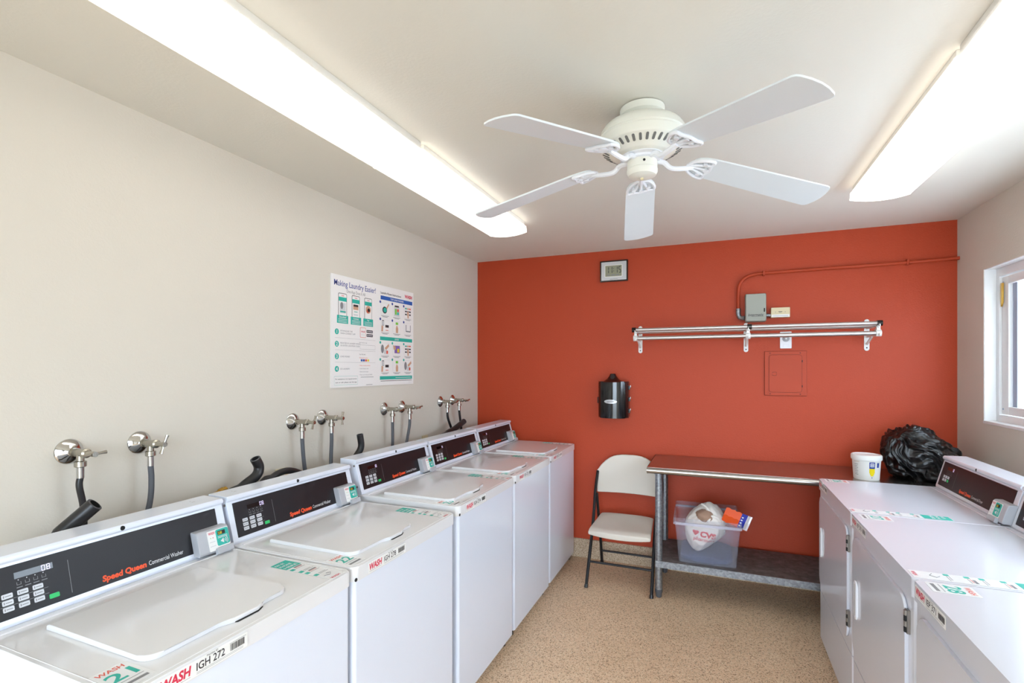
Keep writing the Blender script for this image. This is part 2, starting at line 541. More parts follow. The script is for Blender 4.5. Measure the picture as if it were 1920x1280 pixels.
# ------------------------------------------------------------------ ceiling fan
fan = thing('ceiling_fan', (-.245, 1.862, H), 0, 'white five-blade ceiling fan with slotted motor housing', 'ceiling fan')
MB().lathe([(.070, 0), (.079, -.004), (.079, -.028), (.072, -.033), (.066, -.044), (.066, -.056)], 'fanw', 48).build('ceiling_canopy', fan)
MB().lathe([(.03, -.048), (.072, -.048), (.112, -.056), (.136, -.07), (.148, -.088), (.151, -.104), (.1475, -.107), (.1475, -.110), (.150, -.113), (.150, -.138), (.146, -.146), (.100, -.172), (.092, -.176), (.06, -.178)], 'fanw', 64).build('motor_housing', fan)
m = MB()
for k in range(36):
    a = 2 * PI * (k + .5) / 36
    x_ = Matrix.Rotation(a, 4, 'Z') @ frame((.123, 0, -.1592), (.87, 0, .492), (0, 1, 0))
    m.prism(rrect(-.008, .021, -.0046, .0046, .0045, 3), -.0012, .004, 'vent', x_)
m.build('vent_slots', fan)
MB().lathe([(.02, -.168), (.078, -.168), (.078, -.180), (.062, -.183), (.062, -.190), (.05, -.193)], 'fanarm', 40).build('flywheel', fan)
MB().lathe([(.03, -.188), (.05, -.19), (.053, -.194), (.053, -.221), (.0545, -.223), (.0545, -.232), (.048, -.244), (.034, -.249), (.01, -.251)], 'fanw', 40).build('switch_housing', fan)
MB().lathe([(.004, -.252), (.006, -.250), (.006, -.256), (.002, -.259)], 'ivory', 12).build('finial', fan)
MB().cyl((.0525 * math.cos(R(-75)), .0525 * math.sin(R(-75)), -.206), (.0545 * math.cos(R(-75)), .0545 * math.sin(R(-75)), -.206), .0045, 'gap', 12).build('switch_hole', fan)
for k in range(5):
    ang = R((28, 99, 173, 244, 313)[k])
    rot = Matrix.Rotation(ang, 4, 'Z')
    # blade frame: x along the blade, tilt about x, droop towards the tip
    tilt = R(-9); droop = R((11.5, 11.5, 10.6, 8.0, 9.2)[k])
    bf = rot @ T(.185, 0, -.197) @ Matrix.Rotation(droop, 4, 'Y') @ Matrix.Rotation(-tilt, 4, 'X').inverted()
    o = [(0, -.03), (.012, -.045), (.035, -.055), (.07, -.0585)]
    r_ = [(.30, -.065), (.490, -.070), (.500, -.066), (.506, -.058), (.514, -.03), (.517, 0), (.514, .03), (.506, .058), (.500, .066), (.490, .070), (.30, .065)]
    pts = o + r_ + [(x_, -y_) for x_, y_ in o[::-1]]
    b = MB().prism(pts, 0, .006, 'fanblade', bf, bev=.0015).build('fan_blade', fan)
    am = MB()
    path = catmull([(.05, 0, -.188), (.082, 0, -.192), (.105, 0, -.210), (.14, 0, -.212), (.19, 0, -.206)], 5)
    am.tube([rot @ p for p in path], .009, 'fanarm', 8)
    am.tube([rot @ (p + Vector((0, .006, 0))) for p in path[:8]], .007, 'fanarm', 6)
    # heart-shaped open bracket under the blade root
    heart = [(-.012, 0), (-.004, .026), (.02, .044), (.05, .054), (.066, .05), (.064, .03), (.07, 0), (.064, -.03), (.066, -.05), (.05, -.054), (.02, -.044), (-.004, -.026), (-.012, 0)]
    am.tube([bf @ p for p in catmull([(x_, y_, -.005) for x_, y_ in heart], 3)], .0062, 'fanarm', 8)
    for y_ in (-.03, 0, .03):
        am.tube([bf @ Vector((-.008, y_ * .2, -.005)), bf @ Vector((.066, y_, -.005))], .0055, 'fanarm', 8)
    for (x_, y_) in ((.04, .03), (.04, -.03), (.055, 0)):
        am.cyl(bf @ Vector((x_, y_, -.012)), bf @ Vector((x_, y_, 0)), .008, 'fanarm', 12)
    am.build('blade_arm', fan)

# ------------------------------------------------------------------ washing machines and dryers (local: x along the width, y into the machine)
def card_reader(root, Xr, mir=False):
    """grey payment reader on the low end of the sloping console; Xr = left edge"""
    r = MB()
    w_ = .115
    prof = [(.548, .922), (.506, .922), (.501, .930), (.520, .994), (.526, 1.0), (.556, 1.0)]      # (y,z)
    b = bmesh.new()
    lo = [b.verts.new((Xr, p[0], p[1])) for p in prof]; hi = [b.verts.new((Xr + w_, p[0], p[1])) for p in prof]
    n = len(prof)
    b.faces.new(lo); b.faces.new(hi[::-1])
    for i in range(n): b.faces.new((lo[i], hi[i], hi[(i + 1) % n], lo[(i + 1) % n]))
    bmesh.ops.recalc_face_normals(b, faces=b.faces[:])
    bmesh.ops.bevel(b, geom=b.edges[:], offset=.004, segments=2, profile=.5, affect='EDGES')
    r.bm(b, 'reader')
    ro = r.build('card_reader', root)
    ey = Vector((0, .019, .064)).normalized()
    fr = frame((Xr, .501, .930), (1, 0, 0), ey)
    fr = fr @ T(0, 0, .0012)
    L = .068
    a0, a1 = (.034, .110) if not mir else (.006, .082)
    l_ = MB(); l_.xf = fr
    l_.prism(rrect(a0, a1, .001, L, .003, 3), -.001, 0, 'label')
    s_ = a0 + .03
    l_.prism(rrect(s_, a1, .012, L - .002, .006, 4), 0, .0004, 'teal')
    l_.text('WASH', .012, a0 + .004, L - .013, 'ink_red', .0006, .02, width=.022)
    l_.rect(s_ + .006, s_ + .034, L - .021, L - .008, .0008, 'ink_k')
    l_.text('2.00', .012, s_ + .008, L - .019, 'yellow', .0012, .02, width=.014)
    l_.disc(a0 + .010, L - .024, .0016, .0006, 'limegreen', 8); l_.disc(a0 + .018, L - .024, .0016, .0006, 'ink_red', 8)
    for q in range(2):
        l_.rect(s_ + .005, s_ + .04, L - .027 - q * .004, L - .0255 - q * .004, .0008, 'ink_w')
        l_.rect(a0 + .004, a0 + .024, .030 - q * .014, .032 - q * .014, .0006, 'lightgrey')
    l_.poly([(s_ + .012, .026), (s_ + .024, .018), (s_ + .024, .034)], .0008, 'ink_w')
    for q in range(3):
        rr = .005 + .005 * q
        pts = [(s_ + .023 + rr * math.cos(R(a)), .026 + rr * math.sin(R(a))) for a in (-40, -20, 0, 20, 40)]
        pts += [(s_ + .023 + (rr + .0018) * math.cos(R(a)), .026 + (rr + .0018) * math.sin(R(a))) for a in (40, 20, 0, -20, -40)]
        l_.poly(pts, .0008, 'ink_w')
    l_.build('reader_label', ro)
    c_ = MB(); c_.xf = fr
    c_.prism(rrect(a0 + .02, a1 + .004, -.012, .008, .006, 4, (0, 1, 0, 0)), -.004, .010, 'reader', bev=.0015)
    c_.build('card_guide', ro)
    return ro

def front_sticker(root, x0, zt, code, y=-.002):
    s_ = MB(); s_.xf = frame((x0, y + .0008, zt - .036), (1, 0, 0), (0, 0, 1))
    s_.prism(rrect(0, .212, 0, .035, .003, 3), -.0002, 0, 'label')
    s_.text('WASH', .028, .006, .010, 'ink_red', .0004, .035, width=.066, shear=.15)
    s_.rect(.006, .07, .005, .0058, .0004, 'ink_g')
    s_.text(code, .024, .084, .011, 'ink_k', .0004, .012, width=.068)
    s_.text('Machine ID', .006, .108, .030, 'ink_k', .0004)
    s_.rect(.084, .2, .0065, .0072, .0004, 'ink_g'); s_.rect(.084, .2, .0035, .0042, .0004, 'ink_g')
    s_.rect(.164, .208, .0288, .0296, .0004, 'ink_g')
    x_ = .166
    rnd = random.Random(code)
    while x_ < .204:
        wd = rnd.choice((.0009, .0014, .002)); s_.rect(x_, x_ + wd, .011, .027, .0004, 'ink_k'); x_ += wd + rnd.choice((.0008, .0012))
    s_.build('id_sticker', root)

def number_sticker(root, x0, y0, z, num, sc_=1.):
    s_ = MB(); s_.xf = frame((x0, y0, z), (1, 0, 0), (0, 1, 0)) @ Matrix.Scale(sc_, 4)
    s_.prism(rrect(0, .075, 0, .115, .004, 3), 0, .0003, 'labelfilm')
    s_.text('WASH', .022, .008, .092, 'ink_redo', .0006, .02, width=.056, shear=.1)
    s_.text(num, .058, .0375, .042, 'teal', .0006, .02, width=.056, align='c')
    s_.rect(.008, .066, .030, .032, .0006, 'ink_g')
    s_.rect(.008, .066, .010, .020, .0006, 'ink_g')
    s_.build('number_sticker', root)

def strip_sticker(root, x1, y0, y1, z):
    """instructions running front to back along the right edge"""
    L = y1 - y0; W_ = .062
    s_ = MB(); s_.xf = frame((x1 - W_, y0, z), (1, 0, 0), (0, 1, 0))
    s_.prism(rrect(0, W_, 0, L, .003, 3), 0, .0003, 'labelfilm')
    s_.rect(.001, W_ - .001, L * .72, L - .001, .0005, 'teal')
    for q, wd in enumerate((.034, .044, .048)):
        s_.text(('PAY BY', 'PHONE', 'HERE')[q], .016, .006, L * .93 - q * .019 - .006, 'ink_w', .0007, .02, width=wd)
    s_.text('WASH', .015, .008, .004, 'ink_red', .0006, .02, width=.036)
    s_.tube([(.012, L * .16, .0008), (.03, L * .13, .0008), (.042, L * .17, .0008), (.03, L * .2, .0008)], .0009, 'ink_g', 4)
    for q, yy in enumerate((.24, .38, .48, .62)):
        s_.prism(rrect(.002, .016, L * yy, L * yy + .014, .002, 2), .0003, .0005, 'teal')
        s_.rect(.02, W_ - .006, L * yy + .004, L * yy + .006, .0006, 'ink_g')
        s_.rect(.02, W_ - .012, L * yy + .010, L * yy + .012, .0006, 'ink_redo' if q % 2 else 'ink_g')
        if q in (1, 3): s_.rect(.024, W_ - .008, L * yy + .014, L * yy + .022, .0006, 'ink_g')
    s_.build('instruction_sticker', root)

CA, CB = Vector((0, .530, .920)), Vector((0, .570, 1.070))
def console(root, W, dryer=False, digits='08'):
    zd = .914
    # shell: profile in (y,z) extruded along x, rolled lip at the top front
    prof = [(.532, zd), (.530, .922), (.568, 1.060), (.561, 1.066), (.5605, 1.074), (.566, 1.081), (.66, 1.083), (.66, zd)]
    b = bmesh.new()
    x0, x1 = .003, W - .003
    lo = [b.verts.new((x0, p[0], p[1])) for p in prof]; hi = [b.verts.new((x1, p[0], p[1])) for p in prof]
    n = len(prof)
    b.faces.new(lo); b.faces.new(hi[::-1])
    for i in range(n): b.faces.new((lo[i], hi[i], hi[(i + 1) % n], lo[(i + 1) % n]))
    bmesh.ops.recalc_face_normals(b, faces=b.faces[:])
    bmesh.ops.bevel(b, geom=[e for e in b.edges], offset=.0022, segments=2, profile=.5, affect='EDGES')
    c_ = MB(); c_.bm(b, 'enamel_dry' if dryer else 'enamel')
    ex = (1, 0, 0); ey = (CB - CA).normalized()
    for xx in (.06, W - .09): c_.rect(xx, xx + .012, .60, .604, 1.0842, 'ink_g').rect(xx + .003, xx + .006, .612, .62, 1.0842, 'ink_g')
    co = c_.build('console', root)
    for (xx, yy, zz) in ((W / 2, .5625, 1.072),):
        MB().cyl((xx, yy + .002, zz), (xx, yy - .002, zz), .0065, 'gap', 14).build('screw_plug', co)
    for (yy, zz) in ((.575, 1.05), (.556, .95)): MB().cyl((.0005, yy, zz), (.004, yy, zz), .005, 'hinge', 10).build('end_screw', co)
    fr = frame(CA, ex, ey) @ T(0, 0, .0006)
    p_ = MB(); p_.xf = fr
    px0, px1 = .024, W - .034
    p_.prism(rrect(px0, px1, .014, .138, .002, 2), -.002, .0006, 'panelblk')
    p_.rect(.190, .1912, .026, .112, .001, 'ink_g')
    p_.text('Speed Queen', .0215, .262, .0255, 'ink_o', .001, .045, width=.117, shear=.1)
    p_.text('Commercial Dryer' if dryer else 'Commercial Washer', .0185, .386, .0265, 'ink_w', .001, 0, width=.105)
    for q in range(4):
        xx = .086 + q * .0165
        p_.rect(xx, xx + .002, .098, .1, .001, 'ink_w')
        p_.rect(xx - .003, xx - .002, .087, .094, .001, 'ink_g'); p_.rect(xx + .005, xx + .006, .087, .094, .001, 'ink_g'); p_.rect(xx - .002, xx + .005, .087, .088, .001, 'ink_g')
        p_.rect(xx - .004, xx + .008, .080, .082, .001, 'ink_g')
    if not dryer:
        p_.rect(.048, .143, .0595, .0603, .001, 'ink_g'); p_.rect(.048, .143, .0445, .0453, .001, 'ink_g')
    po = p_.build('control_panel', root)
    d_ = MB(); d_.xf = fr
    d_.rect(.080, .158, .103, .118, .0009, 'disp')
    d_.seg7(digits, .134, .1035, .014, .0105, 'led', .0013)
    d_.build('display', po)
    if dryer: keys = [(.060 + c * .025, .060 - r * .017) for r in range(2) for c in range(3)]; kg = (len(keys) - 1,)
    else: keys = [(.052 + c * .030, .063 - r * .0155) for r in range(3) for c in range(3)] + [(.1425, .0285)]; kg = (9,)
    for i, (kx, ky) in enumerate(keys):
        k_ = MB(); k_.xf = fr
        kw, kh = (.021, .0115) if not dryer else (.017, .013)
        g = i in kg
        k_.prism(rrect(kx, kx + kw, ky, ky + kh, .002, 2), 0, .0018, 'keygreen' if g else 'key')
        if not g:
            k_.rect(kx + .006, kx + kw - .003, ky + kh * .42, ky + kh * .58, .0021, 'ink_g'); k_.rect(kx + .0025, kx + .0045, ky + .003, ky + kh - .003, .0021, 'ink_g')
        k_.build('start_button' if g else 'button', po)
    return co

def washer(x, y, dz, code, num, digits, label, lid=(.08, .445)):
    W = .655
    t = thing('washing_machine', (x, y, 0), PI / 2, label, 'washing machine', 'top-load washers along the cream wall')
    zc = .869 + dz
    MB().prism(rrect(.004, W - .004, .006, .655, .014, 5, (0, 0, 1, 1)), .035 + dz, zc - .001, 'enamel').build('cabinet', t)
    for (fx, fy) in ((.05, .05), (W - .05, .05), (.05, .6), (W - .05, .6)):
        MB().cyl((fx, fy, 0), (fx, fy, .036 + dz), .018, 'rubber_k', 12).build('foot', t)
    d_ = MB(); d_.xf = T(0, 0, dz)
    d_.prism(rrect(0, W, 0, .66, .022, 6, (0, 0, 1, 1)), .869, .914, 'enamel_top', bev=.006, seg=3, top_only=True)
    # drip rim
    d_.tube([(.012, .50, .9138), (.012, .03, .9138), (.03, .012, .9138), (W - .03, .012, .9138), (W - .012, .03, .9138), (W - .012, .50, .9138)], .0013, 'enamel_top', 6)
    d_.tube([(.02, .505, .914), (W - .02, .505, .914)], .0025, 'enamel_top', 8)
    d_.build('top_deck', t)
    l0, l1 = lid
    gx = l0 + (l1 - l0) * .50
    out = rrect(l0, l1, .068, .438, .035, 6, (0, 0, 1, 1))
    # finger lip bulging forward on the right half of the front edge
    i = [k for k, p in enumerate(out) if p[1] < .0681 and p[0] > l0 + .1][0]
    lip = [(gx - .03, .068), (gx - .012, .060), (gx + .005, .052), (gx + .07, .050), (gx + .088, .058), (gx + .105, .068)]
    out = out[:i] + lip + out[i:]
    g_ = MB(); g_.xf = T(0, 0, dz)
    g_.prism(out, .9145, .926, 'enamel_top', bev=.004, seg=3, top_only=True)
    g_.build('lid', t)
    h_ = MB(); h_.xf = T(0, 0, dz)
    h_.prism([(gx + .0, .056), (gx + .01, .0475), (gx + .068, .0465), (gx + .09, .056)], .9142, .9165, 'gap')
    h_.build('finger_gap', t)
    w0 = len(bpy.data.objects)
    before = set(bpy.data.objects)
    console(t, W, False, digits)
    card_reader(t, .523)
    front_sticker(t, .065, .909, code)
    number_sticker(t, .012 + .0, .022, .9144, num, .92)
    strip_sticker(t, W - .02, .008, .255, .9146)
    MB().cyl((.006, .0, .877), (.006, -.0015, .877), .006, 'gap', 12).build('screw_plug', t)
    for o in set(bpy.data.objects) - before:
        if o.parent == t: o.location.z += dz
    return t

washer(-1.04, .597, 0, 'IGH 272', '21', '08', 'washer numbered 21 with IGH 272 sticker, nearest the camera', (.09, .475))
washer(-1.04, 1.262, 0, 'IGH 278', '22', '08', 'washer numbered 22 with IGH 278 sticker, second from the camera', (.075, .44))
washer(-1.045, 1.960, .014, 'IGH 274', '23', '18', 'washer numbered 23, standing slightly higher, middle of the row of five', (.055, .42))
washer(-1.05, 2.640, .012, 'IGH 275', '24', '18', 'washer second from the orange wall, fourth from the camera', (.06, .42))
washer(-1.055, 3.318, .012, 'IGH 276', '25', '18', 'washer at the far end of the row, against the orange wall', (.06, .42))

def dryer(x, y, W, code, num, label):
    t = thing('clothes_dryer', (x, y, 0), -PI / 2, label, 'clothes dryer', 'front-load dryers under the window')
    E_ = 'enamel_dry'
    c_ = MB()
    c_.prism(rrect(.003, W - .003, .006, .66, .012, 5, (0, 0, 1, 1)), .29, .853, E_)
    c_.build('cabinet', t)
    MB().prism(rrect(.003, W - .003, .006, .66, .012, 5, (0, 0, 1, 1)), .025, .286, E_, bev=.003).build('lower_panel', t)
    for (fx, fy) in ((.05, .05), (W - .05, .05), (.05, .6), (W - .05, .6)):
        MB().cyl((fx, fy, 0), (fx, fy, .026), .018, 'rubber_k', 12).build('foot', t)
    d_ = MB().prism(rrect(0, W, 0, .66, .014, 5, (0, 0, 1, 1)), .856, .914, E_, bev=.006, seg=3, top_only=True)
    d_.tube([(.02, .505, .914), (W - .02, .505, .914)], .003, E_, 6)
    d_.build('top_deck', t)
    dr = MB(); dr.xf = frame((0, .0058, 0), (1, 0, 0), (0, 0, 1))
    dr.prism(rrect(.04, W - .055, .335, .832, .045, 6), 0, .010, E_, bev=.005, seg=3)
    do = dr.build('door', t)
    hd = MB(); hd.xf = frame((0, -.0044, 0), (1, 0, 0), (0, 0, 1))
    hd.prism(rrect(.095, .135, .505, .665, .018, 6), 0, .008, 'plastic_w', bev=.004, seg=3)
    hd.prism(rrect(.105, .125, .520, .650, .009, 6), .0079, .0084, 'lightgrey')
    hd.build('handle', do)
    for z_ in (.765, .435):
        h_ = MB()
        for q in range(4):
            h_.cyl((W - .050, -.002, z_ - .034 + q * .017), (W - .050, -.002, z_ - .018 + q * .017), .0065, 'hinge' if q % 2 else 'gap', 10)
        h_.box(W - .062, W - .038, -.003, .0055, z_ - .036, z_ + .036, 'hinge')
        h_.build('hinge', do)
    console(t, W, True, '18')
    card_reader(t, W - .112, True)
    front_sticker(t, .02, .908, code)
    number_sticker(t, .012, .022, .9144, num, .95)
    strip_sticker(t, W - .012, .008, .36, .9146)
    return t
dryer(.543, 3.306, .733, 'IEP 369', '26', 'dryer nearest the folding table, its black control panel in view')
dryer(.543, 2.570, .733, 'IEP 370', '27', 'dryer numbered 27, between the other two dryers')
dryer(.543, 1.834, .752, 'IEP 371', '28', 'dryer numbered 28 with IEP 371 sticker, nearest the camera')

# ------------------------------------------------------------------ water valves, hoses, drains
def valve(y, z, where, handle):
    t = thing('water_valve', (A, y, z), 0, 'chrome water valve ' + where, 'water valve', 'wall valves above the washers')
    X_ = Matrix.Rotation(PI / 2, 4, 'Y')
    MB().lathe([(.041, 0), (.041, .003), (.037, .008), (.024, .017), (.015, .022), (.013, .026)], 'chrome', 32, X_).build('wall_flange', t)
    b = MB()
    b.cyl((.012, 0, 0), (.085, 0, 0), .0125, 'brassy', 16)
    b.cyl((.030, 0, 0), (.036, 0, 0), .016, 'brassy', 6)
    b.lathe([(.0105, .082), (.015, .085), (.015, .098), (.010, .102), (.007, .125), (.0065, .135)], 'brassy', 16, X_)
    b.cyl((.064, 0, 0), (.064, 0, -.028), .011, 'brassy', 14)
    b.lathe([(.012, -.026), (.0165, -.028), (.0165, -.044), (.012, -.047)], 'brassy', 12, T(.064, 0, 0))
    b.build('valve_body', t)
    h_ = MB()
    a = R(handle)
    dy, dz = math.cos(a), math.sin(a)
    L = .034
    pts = [(.138, -dy * L, -dz * L), (.137, -dy * L * .5, -dz * L * .5), (.136, 0, 0), (.137, dy * L * .5, dz * L * .5), (.138, dy * L, dz * L)]
    h_.tube(pts, .005, 'brassy', 10, radii=[.006, .0042, .0055, .0042, .006])
    h_.cyl((.128, 0, 0), (.144, 0, 0), .0085, 'brassy', 12)
    h_.build('handle', t)
def hose(pts, r, matn, label, ferrule=True):
    t = thing('supply_hose', pts[0], 0, label, 'hose', 'supply hoses hanging from the wall valves')
    o = Vector(pts[0])
    P = [Vector(p) - o for p in catmull(pts, 6)]
    MB().tube(P, r, matn, 12).build('rubber_hose', t)
    MB().cyl((0, 0, .012), (0, 0, -.034), .0105, 'chrome', 14).build('ferrule', t)
vx = A + .064
VAL = [(.967, 1.267, 5, 'far left of the photo', 'hot', 'rubber_k', [(-.003, -.06), (.008, -.13), (.012, -.24)]),
       (1.184, 1.267, 70, 'second from left of the photo', 'c', 'rubber_g', [(.003, -.08), (.0, -.15), (-.018, -.26)]),
       (1.905, 1.273, 68, 'left of the pair above washer 22', 'c', 'rubber_g', [(.003, -.08), (.012, -.16), (.03, -.26)]),
       (2.11, 1.275, 85, 'right of the pair above washer 22', 'c', 'rubber_g', [(0, -.08), (-.004, -.16), (-.002, -.26)]),
       (2.655, 1.279, 15, 'under the poster, left of its pair', 'c', 'rubber_g', [(.001, -.08), (.002, -.16), (0, -.26)]),
       (2.85, 1.279, 10, 'under the poster, right of its pair', 'c', 'rubber_g', [(-.005, -.08), (-.03, -.16), (-.06, -.26)]),
       (3.36, 1.283, 12, 'second nearest the orange wall', 'c', 'rubber_k', [(.008, -.08), (.06, -.16), (.13, -.25)]),
       (3.55, 1.284, 8, 'nearest the orange wall', 'c', 'rubber_k', [(.01, -.08), (.03, -.16), (.05, -.26)])]
for (y, z, h_, wh, _, rm, bend) in VAL:
    valve(y, z, wh, h_)
    hose([(vx, y, z - .047)] + [(vx, y + a_, z - .047 + b_) for a_, b_ in [(.0, -.03)] + bend] + [(vx + .02, y + bend[-1][0] * 1.1, z - .047 - .40)], .0095,
         rm, ('black' if rm == 'rubber_k' else 'grey') + ' rubber hose hanging from the valve ' + wh)

def drain(pts, r, label, radii=None):
    t = thing('drain_hose', pts[0], 0, label, 'drain hose', 'black drain hoses behind the washers')
    o = Vector(pts[0]); P = [p - o for p in catmull(pts, 6)]
    rad = None
    if radii: rad = [radii[min(len(radii) - 1, int(i / 6))] for i in range(len(P))]
    b = MB(); b.tube(P, r, 'rubber_k', 18, cap=False, radii=rad)
    n = (P[-1] - P[-2]).normalized()
    ro = rad[-1] if rad else r
    b.tube([P[-1] - n * .001, P[-1] + n * .001], ro, 'rubber_g', 18, cap=False, radii=[ro, ro * .74])
    b.tube([P[-1] + n * .001, P[-1] - n * .03, P[-1] - n * .031], ro, 'gap', 18, cap=False, radii=[ro * .74, ro * .70, .0005])
    b.build('hose', t)
    MB().cyl(P[11], P[11] + Vector((0, 0, .03)), r * 1.12, 'brassy', 16).build('clamp', t)
    return t
drain([(-1.83, .70, .0), (-1.83, .71, .5), (-1.82, .77, .96), (-1.815, .835, 1.01), (-1.79, .865, 1.05), (-1.735, .925, 1.128)], .02, 'fat straight black drain hose leaning behind washer 21', [.015, .015, .015, .018, .0225, .0225, .0225])
drain([(-1.86, 1.40, .0), (-1.86, 1.41, .6), (-1.86, 1.45, .97), (-1.85, 1.53, 1.035), (-1.83, 1.582, 1.075), (-1.83, 1.597, 1.11), (-1.83, 1.578, 1.15)], .021, 'curved black drain hose behind washer 22')
drain([(-1.85, 2.10, .0), (-1.85, 2.11, .6), (-1.85, 2.17, .98), (-1.84, 2.245, 1.05), (-1.83, 2.275, 1.10), (-1.83, 2.265, 1.17)], .018, 'upright black drain hose behind washer 23')
drain([(-1.82, 3.0, .0), (-1.82, 3.01, .6), (-1.82, 3.07, .99), (-1.81, 3.20, 1.06), (-1.80, 3.30, 1.085), (-1.79, 3.44, 1.13)], .021, 'straight black drain hose leaning near the orange wall')
t = drain([(-1.87, 1.66, .0), (-1.87, 1.66, .5), (-1.87, 1.64, .98), (-1.86, 1.70, 1.045), (-1.86, 1.78, 1.058), (-1.86, 1.86, 1.03), (-1.86, 1.93, .97)], .015, 'low black hose loop in front of the ivory outlet')
for (y, lb) in ((1.835, 'ivory outlet cover beside the curved black drain hose'), (3.135, 'ivory outlet cover just left of the farthest pair of valves')):
    o = thing('outlet_cover', (A, y, 1.0), 0, lb, 'outlet')
    MB().box(0, .006, -.038, .038, -.055, .052, 'ivory', .002).build('cover_plate', o)
    MB().box(.0055, .008, -.018, .018, -.03, .03, 'label', .001).build('socket', o)
o = thing('hose_fitting', (-1.90, 1.475, 1.032), 0, 'brass pipe fitting beside the curved drain hose', 'pipe fitting')
MB().cyl((0, -.05, -.02), (0, .02, .0), .012, 'brass', 12).cyl((0, -.01, -.012), (0, .01, -.006), .018, 'brass', 6).build('fitting', o)

# ------------------------------------------------------------------ poster on the left wall
t = thing('instruction_poster', (A + .0005, 2.17, 1.43), 0, 'white laundry instruction poster in blue and teal print', 'poster')
p = MB(); p.xf = frame((0, 0, 0), (0, 1, 0), (0, 0, 1))
PW, PH = .812, .632
p.prism([(0, 0), (PW, 0), (PW, PH), (0, PH)], 0, .005, 'poster')
Z1, Z2, Z3, Z4 = .0054, .0058, .0062, .0066
p.text('Making Laundry Easier!', .046, .025, .572, 'navy', Z1, .006, width=.366)
p.text('One App Does It All', .026, .126, .541, 'ink_g', Z1, width=.165)
for i, (x0, yb) in enumerate(((.058, .046), (.171, .16), (.284, .272))):
    p.prism(rrect(x0, x0 + .07, .40, .532, .008, 4), .005, Z1, 'ink_k')
    p.prism(rrect(x0 + .003, x0 + .067, .40, .529, .006, 4), Z1, Z2, 'poster')
    p.rect(x0 + .003, x0 + .067, .487, .510, Z3, 'teal')
    p.text('WASH', .010, x0 + .035, .515, 'ink_red', Z3, .02, align='c', width=.022)
    p.rect(yb, yb + .092, .362, .407, Z4, 'teal')
    p.text(('Download', 'Connect', 'Pay')[i], .014, yb + .046, .393, 'ink_w', Z4 + .0004, .02, align='c')
    for q in range(3): p.rect(yb + .01, yb + .082, .3845 - q * .0085, .387 - q * .0085, Z4 + .0004, 'ink_w')
p.rect(.07, .118, .42, .478, Z3, 'lightgrey').disc(.085, .462, .012, Z4, 'ink_g', 14, .02).rect(.072, .118, .424, .432, Z4, 'teal')
p.rect(.182, .228, .45, .478, Z3, 'skin').rect(.184, .226, .468, .48, Z4, 'ink_k').rect(.19, .22, .436, .440, Z3, 'teal').rect(.186, .224, .417, .424, Z3, 'lightgrey')
p.disc(.319, .463, .024, Z3, 'skin', 16).disc(.323, .46, .012, Z4, 'ink_k', 14).disc(.312, .452, .009, Z4, 'ink_redo', 10)
for i, (yc, s1, s2) in enumerate(((.314, 'DOWNLOAD THE', 'WASH-CONNECT APP'), (.245, 'REGISTER IN LAUNDRY ROOM', 'OR ENTER LOCATION CODE'), (.175, 'LOAD MONEY', ''), (.105, 'DO LAUNDRY', ''))):
    p.disc(.046, yc, .0165, Z1, 'teal', 24)
    p.text(str(i + 1), .028, .046, yc - .0095, 'ink_w', Z2, .02, align='c')
    p.text(s1, .0125, .075, yc + (.002 if s2 else -.004), 'ink_g', Z1)
    if s2: p.text(s2, .0125, .075, yc - .012, 'ink_g', Z1)
for yy in (.279, .211, .142): p.rect(.03, .388, yy, yy + .0008, Z1, 'ink_g')
p.prism(rrect(.244, .297, .291, .351, .006, 3), .005, Z1, 'ink_redo').prism(rrect(.246, .295, .293, .349, .005, 3), Z1, Z2, 'poster')
p.text('WASH', .014, .2705, .322, 'ink_red', Z3, .02, align='c', width=.038).rect(.252, .290, .308, .310, Z3, 'lightgrey')
for yy in (.323, .299):
    p.prism(rrect(.304, .363, yy, yy + .016, .003, 3), .005, Z1, 'ink_k'); p.rect(.318, .358, yy + .006, yy + .010, Z2, 'ink_w'); p.disc(.311, yy + .008, .0035, Z2, 'ink_w', 8)
p.text('Enter location code', .009, .236, .258, 'ink_g', Z1)
for (x0, x1, y0, y1) in ((.244, .386, .247, .248), (.244, .386, .222, .223), (.244, .2448, .222, .248), (.3852, .386, .222, .248)): p.rect(x0, x1, y0, y1, Z1, 'ink_g')
p.text('Tap: Add value', .0095, .236, .188, 'ink_k', Z1).text('Add payment option', .0095, .236, .168, 'ink_redo', Z1)
for i, c in enumerate(('blue', 'navy', 'ink_redo', 'yellow')): p.rect(.25 + i * .02, .267 + i * .02, .149, .162, Z1, c)
for i, s1 in enumerate(('Select a laundry machine', 'Load money to start', 'Select machine type', 'Tap to start and press START')):
    p.text('> ' + s1, .0095, .236, .122 - i * .0185, 'ink_redo' if i == 0 else 'ink_g', Z1)
p.rect(.25, .37, .054, .0565, Z1, 'ink_g')
p.rect(.30, .36, .008, .0105, Z1, 'ink_g').rect(.75, .79, .012, .014, Z1, 'lightgrey')
for (x0, x1, y0, y1) in ((.026, .223, .063, .064), (.026, .223, .014, .015), (.026, .0268, .014, .064), (.2222, .223, .014, .064)): p.rect(x0, x1, y0, y1, Z1, 'teal')
p.text('For assistance or to request service', .0105, .034, .044, 'ink_k', Z1, .005, width=.18)
p.text('text or call, please use the app', .0105, .034, .025, 'ink_k', Z1, .005, width=.18)
p.text('Laundry Room Instructions', .020, .441, .580, 'ink_k', Z1, .015, width=.222)
p.text('WASH', .030, .705, .585, 'ink_red', Z1, .04, width=.09)
p.rect(.441, .797, .543, .568, Z1, 'blue').text('TOP LOAD WASHER', .016, .619, .550, 'ink_w', Z2, .02, align='c')
p.rect(.435, .795, .286, .309, Z1, 'teal').text('DRYER', .015, .615, .292, 'ink_w', Z2, .02, align='c')
